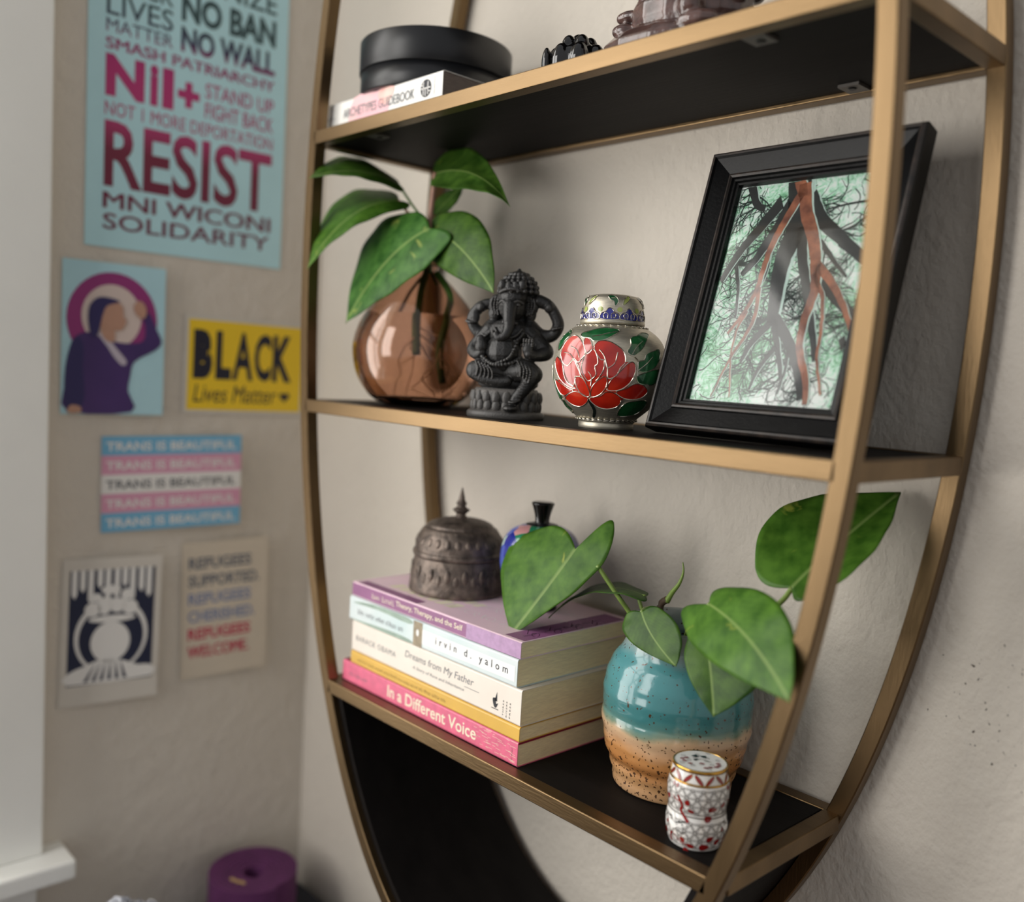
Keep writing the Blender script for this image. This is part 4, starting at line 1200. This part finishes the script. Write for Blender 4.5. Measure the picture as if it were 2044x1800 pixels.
for pts, a, c in (([(845, 380), (765, 520), (690, 660), (640, 800), (605, 900), (540, 1010), (455, 1120)], 36, 12), ([(620, 880), (600, 1020), (540, 1140), (480, 1220), (420, 1330), (360, 1440)], 20, 6),
                  ([(560, 1000), (500, 1110), (470, 1250), (460, 1440)], 12, 6), ([(862, 330), (862, 480), (890, 640), (895, 780), (885, 900), (835, 1050), (812, 1190), (838, 1340), (833, 1470)], 56, 22),
                  ([(905, 760), (970, 860), (1020, 990), (1046, 1110)], 32, 16), ([(885, 800), (922, 930), (912, 1090), (892, 1240), (905, 1420)], 18, 10), ([(838, 300), (850, 400)], 50, 40)):
    branch(pts, a, c, P_cop, 3)
tw = random.Random(11)
VV, FF = [], []
def twig(x, y, a, n_, w_, depth):
    pts = [(x, y)]
    for j in range(n_):
        a += tw.uniform(-.35, .35)
        x += .026 * math.cos(a); y += .018 * math.sin(a)
        if not (0.005 < x < .995 and 0.005 < y < .995): break
        pts.append((x, y))
        if depth and tw.random() < .45:
            twig(x, y, a + tw.choice((-1, 1)) * tw.uniform(.4, .9), max(3, n_ - j - 1), w_ * .55, depth - 1)
    if len(pts) > 1:
        v, f = ribbon(pts, lambda t: w_ * (1 - .7 * t))
        k = len(VV); VV.extend(v); FF.extend(tuple(q + k for q in p) for p in f)
for bx0, by0, bx1, by1 in ((840, 300, 745, 720), (745, 720, 680, 1060), (690, 1040, 722, 1340), (690, 1040, 520, 1260), (700, 1040, 815, 1440), (835, 560, 870, 1100), (745, 430, 420, 850), (790, 440, 530, 815), (885, 400, 1140, 765), (905, 780, 1085, 1060), (600, 340, 660, 470), (640, 800, 455, 1120)):
    for k in range(9):
        t_ = tw.random()
        u_, v_ = puv(bx0 + (bx1 - bx0) * t_, by0 + (by1 - by0) * t_)
        twig(u_, v_, -PI / 2 + tw.choice((-1, 1)) * tw.uniform(.3, 1.2), tw.randint(6, 12), tw.uniform(.006, .014), 2)
for i in range(200):                          # fine twigs
    x, y = tw.random(), tw.random()
    a = tw.uniform(0, 2 * PI)
    pts = [(x, y)]
    for j in range(tw.randint(3, 7)):
        a += tw.uniform(-.6, .6)
        x += .026 * math.cos(a); y += .018 * math.sin(a)
        if not (0.005 < x < .995 and 0.005 < y < .995): break
        pts.append((x, y))
    if len(pts) < 2: continue
    v, f = ribbon(pts, tw.uniform(.002, .006))
    n = len(VV); VV += v; FF += [tuple(q + n for q in p) for p in f]
tag(put('twig_print', (VV, FF), pmap(0.6), pbr('photo_twig', lin(40, 62, 54), 0.5), ph), kind='stuff')
M_pane = bpy.data.materials.new('picture_glass'); M_pane.use_nodes = True
nt, N, b = nodes_of(M_pane)
nt.nodes.remove(b)
g1 = N('ShaderNodeBsdfGlossy'); g1.inputs['Roughness'].default_value = .05
t1 = N('ShaderNodeBsdfTransparent'); fz = N('ShaderNodeFresnel'); fz.inputs[0].default_value = 1.6
mz = N('ShaderNodeMixShader'); nt.links.new(fz.outputs[0], mz.inputs[0]); nt.links.new(t1.outputs[0], mz.inputs[1]); nt.links.new(g1.outputs[0], mz.inputs[2])
nt.links.new(mz.outputs[0], nt.nodes['Material Output'].inputs[0])
mesh_obj('glass_pane', [fl3(x, h, .0105) for x, h in ((PX0, PH0), (PX1, PH0), (PX1, PH1), (PX0, PH1))], [(0, 1, 2, 3)], M_pane, pf)

# ---------------------------------------------------------------- dark domed box and blue pot on the books
DX, DY = -0.1160, 0.0720
M_bronze = pbr('dark_embossed_bronze', lin(70, 62, 57), 0.48, metal=0.55, col2=lin(128, 114, 104), vscale=130, bump=0.7, bscale=240)
dm = empty('domed_box', (DX, DY, PTOP + 0.0002), label='dark embossed metal dome-shaped box with a pointed finial on the mauve book', cat='box')
mesh_obj('body', *lathe(smooth_prof([(.0400, 0), (.0415, .0015), (.0408, .010), (.0395, .020), (.0380, .0285), (.0376, .030)], 4) + [(0, .030)], 80), M_bronze, dm, True)
dl = mesh_obj('lid', *lathe(smooth_prof([(.0372, .0302), (.0392, .0310), (.0394, .0340), (.0378, .0362), (.0372, .0420), (.0345, .0485), (.0310, .0535), (.0285, .0545), (.0270, .0570), (.0200, .0600), (.0100, .0618), (.0040, .0624)], 4) + [(0, .0625)], 80), M_bronze, dm, True)
mesh_obj('finial', *lathe(smooth_prof([(.0045, .0615), (.0052, .0630), (.0038, .0650), (.0058, .0672), (.0074, .0690), (.0050, .0705), (.0036, .0725), (.0046, .0745), (.0030, .0770), (.0024, .0800), (.0014, .0840), (.0004, .0880)], 4) + [(0, .0885)], 32), M_bronze, dm, True)
for k in range(26):                           # raised scallops on the shoulder and chased ring below
    a = 2 * PI * k / 26
    V, F = ball((0, 0, 0), (.0032, .0012, .0042), 8, 6)
    mt = Matrix.Translation((.0358 * math.cos(a), .0358 * math.sin(a), .0445)) @ Matrix.Rotation(a + PI / 2, 4, 'Z') @ Matrix.Rotation(-.45, 4, 'X')
    mesh_obj('scallop', [mt @ Vector(v) for v in V], F, M_bronze, dl, True)
for k in range(34):
    a = 2 * PI * k / 34
    V, F = ball((0, 0, 0), (.0026, .001, .0062), 8, 6)
    mt = Matrix.Translation((.0399 * math.cos(a), .0399 * math.sin(a), .013 + .005 * (k % 2))) @ Matrix.Rotation(a + PI / 2, 4, 'Z')
    mesh_obj('embossed_leaf', [mt @ Vector(v) for v in V], F, M_bronze, dm, True)

bq = aty(1068, 1222, 0.088)
M_bluee = pbr('blue_floral_enamel', lin(44, 54, 140), 0.16, coat=0.6)
nt, N, b = nodes_of(M_bluee)
tc = N('ShaderNodeTexCoord'); vo = N('ShaderNodeTexVoronoi'); vo.inputs['Scale'].default_value = 105
nt.links.new(tc.outputs['Object'], vo.inputs['Vector'])
sp = N('ShaderNodeSeparateColor'); nt.links.new(vo.outputs['Color'], sp.inputs[0])
rp = ramp(N, [(0, lin(40, 48, 140)), (.42, lin(80, 96, 178)), (.56, lin(44, 128, 92)), (.68, lin(184, 206, 196)), (.80, lin(30, 34, 96)), (.92, lin(206, 150, 150))], 'CONSTANT')
nt.links.new(sp.outputs[0], rp.inputs[0]); nt.links.new(rp.outputs[0], b.inputs['Base Color'])
bpot = empty('lidded_pot', (bq.x, 0.090, PTOP + 0.0002), label='round blue enamelled pot with a black knob behind the large leaf', cat='pot')
mesh_obj('foot', *lathe([(.0, 0), (.0150, 0), (.0158, .0012), (.0150, .0030), (.0120, .0050), (0, .005)], 48), M_black, bpot, True)
mesh_obj('body', *lathe([(0, .0045)] + smooth_prof([(.0122, .005), (.0215, .0105), (.0290, .0210), (.0322, .0340), (.0324, .0440), (.0304, .0540), (.0250, .0622), (.0150, .0672), (.0060, .0685)], 4) + [(0, .0687)], 64), M_bluee, bpot, True)
mesh_obj('collar', *lathe([(0, .0660), (.0140, .0664), (.0130, .0678), (.0075, .0692), (0, .0694)], 40), M_black, bpot, True)
mesh_obj('knob', *lathe(smooth_prof([(.0058, .0685), (.0060, .0730), (.0072, .0785), (.0090, .0838), (.0092, .0852), (.0076, .0861)], 3) + [(0, .0862)], 32), M_obs, bpot, True)

# ---------------------------------------------------------------- turquoise stoneware vase with pothos
TX, TY = 0.1095, 0.0860
tv = empty('stoneware_vase', (TX, TY, ST3 + 0.0002), label='turquoise and sandy speckled stoneware vase on the lowest shelf', cat='vase')
M_pot = bpy.data.materials.new('turquoise_glaze'); M_pot.use_nodes = True
nt, N, b = nodes_of(M_pot)
tc = N('ShaderNodeTexCoord'); sx = N('ShaderNodeSeparateXYZ'); nt.links.new(tc.outputs['Object'], sx.inputs[0])
n1 = N('ShaderNodeTexNoise'); n1.inputs['Scale'].default_value = 28; n1.inputs['Detail'].default_value = 5; nt.links.new(tc.outputs['Object'], n1.inputs['Vector'])
zz = N('ShaderNodeMath', operation='MULTIPLY_ADD'); zz.inputs[1].default_value = .020; nt.links.new(n1.outputs[0], zz.inputs[0]); nt.links.new(sx.outputs['Z'], zz.inputs[2])
mr = N('ShaderNodeMapRange'); mr.inputs[1].default_value = .010; mr.inputs[2].default_value = .125; nt.links.new(zz.outputs[0], mr.inputs[0])
rp = ramp(N, [(0, lin(176, 138, 100)), (.10, lin(190, 146, 100)), (.20, lin(168, 112, 62)), (.28, lin(186, 132, 80)), (.35, lin(206, 168, 132)), (.395, lin(196, 166, 132)), (.425, lin(120, 136, 116)), (.46, lin(82, 128, 124)),
              (.52, lin(58, 116, 118)), (.70, lin(76, 136, 140)), (.80, lin(84, 142, 146)), (.87, lin(140, 156, 154)), (1, lin(150, 156, 152))])
nt.links.new(mr.outputs[0], rp.inputs[0])
vo = N('ShaderNodeTexNoise'); vo.inputs['Scale'].default_value = 420; vo.inputs['Detail'].default_value = 1; nt.links.new(tc.outputs['Object'], vo.inputs['Vector'])
low = N('ShaderNodeMapRange'); low.inputs[1].default_value = .030; low.inputs[2].default_value = .062; low.inputs[3].default_value = .615; low.inputs[4].default_value = .70; nt.links.new(zz.outputs[0], low.inputs[0])
gt = N('ShaderNodeMath', operation='GREATER_THAN'); nt.links.new(vo.outputs[0], gt.inputs[0]); nt.links.new(low.outputs[0], gt.inputs[1])
mx = N('ShaderNodeMix', data_type='RGBA'); nt.links.new(gt.outputs[0], mx.inputs[0]); nt.links.new(rp.outputs[0], mx.inputs[6]); mx.inputs[7].default_value = lin(74, 48, 28)
nt.links.new(mx.outputs[2], b.inputs['Base Color'])
ro = N('ShaderNodeMapRange'); ro.inputs[1].default_value = .012; ro.inputs[2].default_value = .045; ro.inputs[3].default_value = .5; ro.inputs[4].default_value = .14; nt.links.new(zz.outputs[0], ro.inputs[0])
nt.links.new(ro.outputs[0], b.inputs['Roughness'])
b.inputs['Coat Weight'].default_value = .3
n3 = N('ShaderNodeTexNoise'); n3.inputs['Scale'].default_value = 160; nt.links.new(tc.outputs['Object'], n3.inputs['Vector'])
bp = N('ShaderNodeBump'); bp.inputs['Strength'].default_value = .25; bp.inputs['Distance'].default_value = .0006
nt.links.new(n3.outputs[0], bp.inputs['Height']); nt.links.new(bp.outputs[0], b.inputs['Normal'])
tp = [(.0385, 0), (.0405, .0015), (.0412, .008), (.0432, .014), (.0440, .0185), (.0470, .024), (.0488, .031), (.0492, .036), (.0512, .0425), (.0515, .050), (.0508, .0535), (.0516, .060), (.0512, .069), (.0490, .079), (.0452, .0875), (.0405, .094), (.0380, .099), (.0378, .1035), (.0385, .1095), (.0392, .1130)]
to = smooth_prof(tp, 6)
ti = [(r - .0035, max(z, .006)) for r, z in to[::-1]]
mesh_obj('pot', *lathe([(0, 0)] + to + [(.0376, .1145)] + ti + [(0, .006)], 112, fn=lambda p, r, z: r * (1 + (.0042 * math.sin(z * 2 * PI / .0105 + .5 * math.sin(p)) if .004 < z < .10 and r > .03 else 0) + .006 * math.sin(2 * p + 40 * z) + .004 * math.sin(3 * p + 1 + 90 * z))), M_pot, tv, True)

OG2 = (TX, TY, ST3 + 0.010)
p2 = empty('pothos_plant', OG2, label='pothos with six heart-shaped leaves standing in the turquoise vase', cat='plant')
leaf(p2, Y(1149, 1096, .060), Y(1105, 1160, .045), Y(1019, 1269, .030), Y(1014, 1090, .058), Y(1196, 1130, .058), M_leaf, (.14, .30), .04, OG2)
leaf(p2, Y(1288, 1190, .080), Y(1190, 1142, .078), Y(1095, 1233, .058), Y(1232, 1160, .100), Y(1212, 1180, .062), M_leafd, (.03, .05), .02, OG2)
leaf(p2, Y(1281, 1221, .046), Y(1292, 1268, .038), Y(1350, 1330, .036), Y(1244, 1262, .040), Y(1352, 1250, .042), M_leafd, (.06, .10), .04, OG2)
leaf(p2, Y(1416, 1206, .030), Y(1502, 1258, .002), Y(1577, 1401, -.016), Y(1388, 1292, .010), Y(1540, 1190, .018), M_leaf, (.16, .12), .05, OG2)
leaf(p2, Y(1405, 1262, .046), Y(1420, 1320, .034), Y(1424, 1431, .028), Y(1366, 1318, .032), Y(1522, 1326, .044), M_leafd, (.06, .06), .04, OG2)
leaf(p2, Y(1581, 1173, .062), Y(1660, 1090, .085), Y(1798, 983, .136), Y(1545, 1030, .098), Y(1722, 1130, .080), M_leaf, (.12, .10), .05, OG2)
RM = ST3 + .112
stem(p2, [Y(1192, 1128, .060), Y(1215, 1162, .064), Y(1238, 1196, .068), Y(1262, 1232, .074), Vector((TX - .012, TY - .010, RM - .03))], .0017, M_stem, OG2, 'petiole')
stem(p2, [Y(1288, 1190, .080), Y(1276, 1192, .080), Y(1281, 1215, .080), Y(1292, 1240, .082)], .0014, M_stem, OG2, 'petiole')
stem(p2, [Y(1281, 1221, .046), Y(1290, 1214, .058), Y(1310, 1222, .070), Vector((TX - .005, TY - .012, RM - .02))], .0013, M_stem, OG2, 'petiole')
stem(p2, [Y(1416, 1206, .030), Y(1405, 1216, .045), Y(1385, 1226, .062), Vector((TX + .006, TY - .01, RM - .02))], .0014, M_stem, OG2, 'petiole')
stem(p2, [Y(1405, 1262, .046), Y(1398, 1240, .056), Y(1385, 1232, .068), Vector((TX + .006, TY - .008, RM - .02))], .0013, M_stem, OG2, 'petiole')
stem(p2, [Y(1581, 1173, .062), Y(1560, 1200, .064), Y(1520, 1225, .070), Y(1450, 1238, .080), Vector((TX + .012, TY, RM - .02))], .0017, M_stem, OG2, 'petiole')
stem(p2, [Vector((TX - .004, TY + .004, RM - .04)), Y(1318, 1222, .094), Y(1332, 1196, .094)], .0026, M_bark, OG2, 'brown_node')
stem(p2, [Y(1331, 1200, .094), Y(1342, 1182, .094), Y(1356, 1164, .094), Y(1364, 1142, .094), Y(1363, 1122, .094)], lambda t: .0024 * (1 - .85 * t), M_stem, OG2, 'new_shoot')

# ---------------------------------------------------------------- little enamelled jar
EX, EY = 0.1690, 0.0320
ej = empty('trinket_jar', (EX, EY, ST3 + 0.0002), label='small waisted white enamel jar with gold lattice and red leaves at the shelf front', cat='jar')
E_wht = enamel('white_enamel', lin(226, 224, 220), lin(236, 234, 230)); M_goldw = pbr('gold_wire', lin(150, 118, 62), 0.28, metal=1.0); M_goldb = pbr('gold_band', lin(206, 162, 82), 0.22, metal=1.0)
M_dkw = pbr('dark_wire', lin(58, 44, 30), 0.35, metal=0.3)
E_dred = enamel('dark_red_enamel', lin(116, 18, 18), lin(150, 28, 26))
ep = [(.0150, 0), (.0163, .0008), (.0172, .0040), (.0183, .0090), (.0186, .0130), (.0180, .0180), (.0174, .0212), (.0176, .0240), (.0184, .0285), (.0188, .0330), (.0183, .0378), (.0176, .0405), (.0169, .0440), (.0164, .0470)]
eprof = smooth_prof(ep, 4)
mesh_obj('body', *lathe([(0, 0)] + [q for q in eprof if q[1] < .0408] + [(0, .0408)], 72), E_wht, ej, True)
el = mesh_obj('lid', *lathe([(0, .0409)] + [q for q in eprof if q[1] >= .0408] + [(.0160, .0492), (0, .0494)], 72), E_wht, ej, True)
for p in el.data.polygons: p.use_smooth = abs(p.normal.z) < .9
mesh_obj('rim_band', *lathe([(.0158, .0474), (.0167, .0474), (.0168, .0490), (.0163, .0496), (.0157, .0495), (.0157, .0474)], 64), M_goldb, el, True)
mesh_obj('seam_band', *lathe([(.0170, .0402), (.0180, .0403), (.0179, .0411), (.0170, .0412)], 64), M_goldb, ej, True)
mesh_obj('waist_band', *lathe([(.0168, .0209), (.0177, .0210), (.0177, .0215), (.0168, .0216)], 64), M_dkw, ej, True)
def erad(z):
    for a, c in zip(eprof, eprof[1:]):
        if a[1] <= z <= c[1]:
            return a[0] + (z - a[1]) / (c[1] - a[1] + 1e-12) * (c[0] - a[0])
    return eprof[-1][0]
EPH = math.atan2(CAM.y - EY, CAM.x - EX)
R0 = .0178
def emap(off=.00012):
    def f(x, z):
        r = erad(z) + off
        a = EPH + x / R0
        return (r * math.cos(a), r * math.sin(a), z)
    return f
PIT = 2 * PI * R0 / 18
lat_parts, dark_parts = [], []
def seg2(a, c, w):
    n = 3
    return ribbon([(a[0] + (c[0] - a[0]) * i / n, a[1] + (c[1] - a[1]) * i / n) for i in range(n + 1)], w)
for base_z, rows in ((.0026, 4), (.0232, 4)):
    for r_ in range(rows):
        z = base_z + r_ * PIT * .80
        for k in range(18):
            x = -PI * R0 + (k + (r_ % 2) * .5) * PIT
            ring = [(x + .00075 * math.cos(2 * PI * i / 8), z + .00075 * math.sin(2 * PI * i / 8)) for i in range(9)]
            lat_parts.append(ribbon(ring, .00030))
            for dx, dz, ok in ((PIT, 0, True), (PIT / 2, PIT * .80, r_ < rows - 1), (-PIT / 2, PIT * .80, r_ < rows - 1)):
                if not ok: continue
                L_ = math.hypot(dx, dz); ux, uz = dx / L_, dz / L_
                for s in (-1, 1):
                    ox, oz = -uz * .00042 * s, ux * .00042 * s
                    lat_parts.append(seg2((x + ux * .0008 + ox, z + uz * .0008 + oz), (x + dx - ux * .0008 + ox, z + dz - uz * .0008 + oz), .00030))
V, F = join(lat_parts)
tag(mesh_obj('lattice', [emap()(x, z) for x, z in V], F, M_dkw, ej), label='fine gold lattice', kind='stuff')
EK = .0000661                                # metres per pixel of the jar's close-up
def exy(u, v): return ((u - 512 - (v - 700) * .03) * EK * 1.0, .0492 - (v - 400) * EK * .93 - .0035)
def eleaf(u, v, w_, h_, ang):
    x, z = exy(u, v)
    pts = []
    for i in range(16):
        t = 2 * PI * i / 16
        px, pz = w_ * EK * .5 * math.cos(t), h_ * EK * .5 * math.sin(t) * (1 - .35 * math.cos(t))
        pts.append((x + px * math.cos(ang) - pz * math.sin(ang), z + px * math.sin(ang) + pz * math.cos(ang)))
    v_, f_ = fill(pts, .001)
    mesh_obj('red_leaf', [emap(.00028)(a, c) for a, c in v_], f_, E_dred, ej, True)
for sh in (0, 2.05 / EK * R0, -2.05 / EK * R0):
    for u, v, w_, h_, a in ((425, 655, 56, 44, 1.4), (655, 702, 88, 46, 0), (762, 668, 56, 40, .9), (465, 738, 62, 30, -.2), (625, 798, 74, 60, .2), (310, 520, 44, 30, 1.1), (268, 515, 40, 24, 1.5),
                            (655, 995, 70, 50, .5), (735, 1035, 66, 44, .9), (412, 1040, 56, 40, -1.0), (490, 1085, 76, 40, -.1), (615, 1085, 96, 62, .1), (450, 1145, 62, 46, -.6), (228, 920, 40, 22, 1.4)):
        eleaf(u + sh, v, w_, h_, a)
    for pts, w0 in (([(330, 610), (365, 660), (380, 710), (365, 755), (400, 800), (450, 850)], 26), ([(280, 630), (300, 655), (360, 665)], 12), ([(300, 1000), (275, 1040), (285, 1105)], 22), ([(300, 1000), (350, 1040), (400, 1075), (450, 1080)], 10)):
        q = smooth_prof([exy(u + sh, v) for u, v in pts], 4)
        mesh_obj('red_branch', [emap(.00025)(a, c) for a, c in ribbon(q, lambda t: w0 * EK * (.6 + .5 * t))[0]], ribbon(q, .001)[1], E_dred, ej, True)
    wing = [[(240, 900), (300, 890), (350, 920), (330, 950), (280, 945)], [(290, 860), (270, 800), (310, 830), (320, 890)], [(340, 900), (400, 880), (470, 870), (420, 900), (350, 925)]]
    for pts in wing:
        v_, f_ = fill(closed_smooth([exy(u + sh, v) for u, v in pts], 3), .001)
        mesh_obj('crane', [emap(.0003)(a, c) for a, c in v_], f_, M_white, ej, True)
    for pts in ([(330, 890), (380, 870), (430, 850)], [(345, 905), (400, 890), (450, 880)], [(360, 955), (400, 970), (430, 965)], [(245, 850), (262, 862)]):
        q = [exy(u + sh, v) for u, v in pts]
        mesh_obj('crane_feather', [emap(.00034)(a, c) for a, c in ribbon(q, .0007)[0]], ribbon(q, .001)[1], E_blk, ej)
# pointed red petals round the lid
for k in range(16):
    x0 = (k - 8) * 2 * PI * R0 / 16
    s = 1 if k % 2 else -1
    pts = []
    for i in range(12):
        t = 2 * PI * i / 12
        px, pz = .0038 * math.cos(t), .00115 * math.sin(t)
        an = .78 * s
        pts.append((x0 + px * math.cos(an) - pz * math.sin(an), .0441 + px * math.sin(an) + pz * math.cos(an)))
    v_, f_ = fill(pts, .001)
    mesh_obj('lid_petal', [emap(.0002)(a, c) for a, c in v_], f_, E_dred, el, True)
    mesh_obj('lid_wire', *tube([emap(.0002)(a, c) for a, c in pts + pts[:1]], .00016, 4, 0), M_goldw, el)
# top of the lid: clouds, leaves and a crane
top = lambda k: (lambda x, y: (x * math.cos(EPH + PI / 2) + y * -math.cos(EPH), x * math.sin(EPH + PI / 2) - y * math.sin(EPH), .0495 + .00008 * k))
for i in range(13):
    a = i * 2.4; r_ = .0035 + .0009 * i
    cx, cy = r_ * math.cos(a), r_ * math.sin(a)
    if math.hypot(cx, cy) > .0135: cx *= .88; cy *= .88
    q = [(cx + (.0006 + .00012 * j) * math.cos(j * .8), cy + (.0006 + .00010 * j) * math.sin(j * .8)) for j in range(12)]
    put('cloud_wire', ribbon(q, .00022), top(1), M_dkw, el)
for x, y, an in ((.006, -.008, .3), (.0095, -.0065, .2), (.011, -.004, .6), (.0105, -.001, .4), (.0035, -.0098, .1), (.001, -.004, 0), (-.0085, .002, .3), (-.0095, -.003, -.3), (-.006, -.006, .2), (-.011, 0.0, .4)):
    put('top_leaf', poly2([(x + .0016 * math.cos(t) * math.cos(an) - .0009 * math.sin(t) * math.sin(an), y + .0016 * math.cos(t) * math.sin(an) + .0009 * math.sin(t) * math.cos(an)) for t in [2 * PI * i / 12 for i in range(12)]]), top(2), E_dred, el)
for pts in ([(-.006, .006), (-.003, .0085), (-.001, .006), (-.003, .0045)], [(-.001, .0075), (.003, .0085), (.0035, .0055), (.001, .005)], [(-.0045, 0), (-.003, .002), (-.001, .0018), (-.003, -.0012)]):
    put('crane_wing', poly2(pts), top(2), E_blk, el)
put('crane_neck', ribbon([(-.001, .002), (.002, .0025), (.0045, .0005), (.0065, -.0005)], .0005), top(2), M_goldw, el)
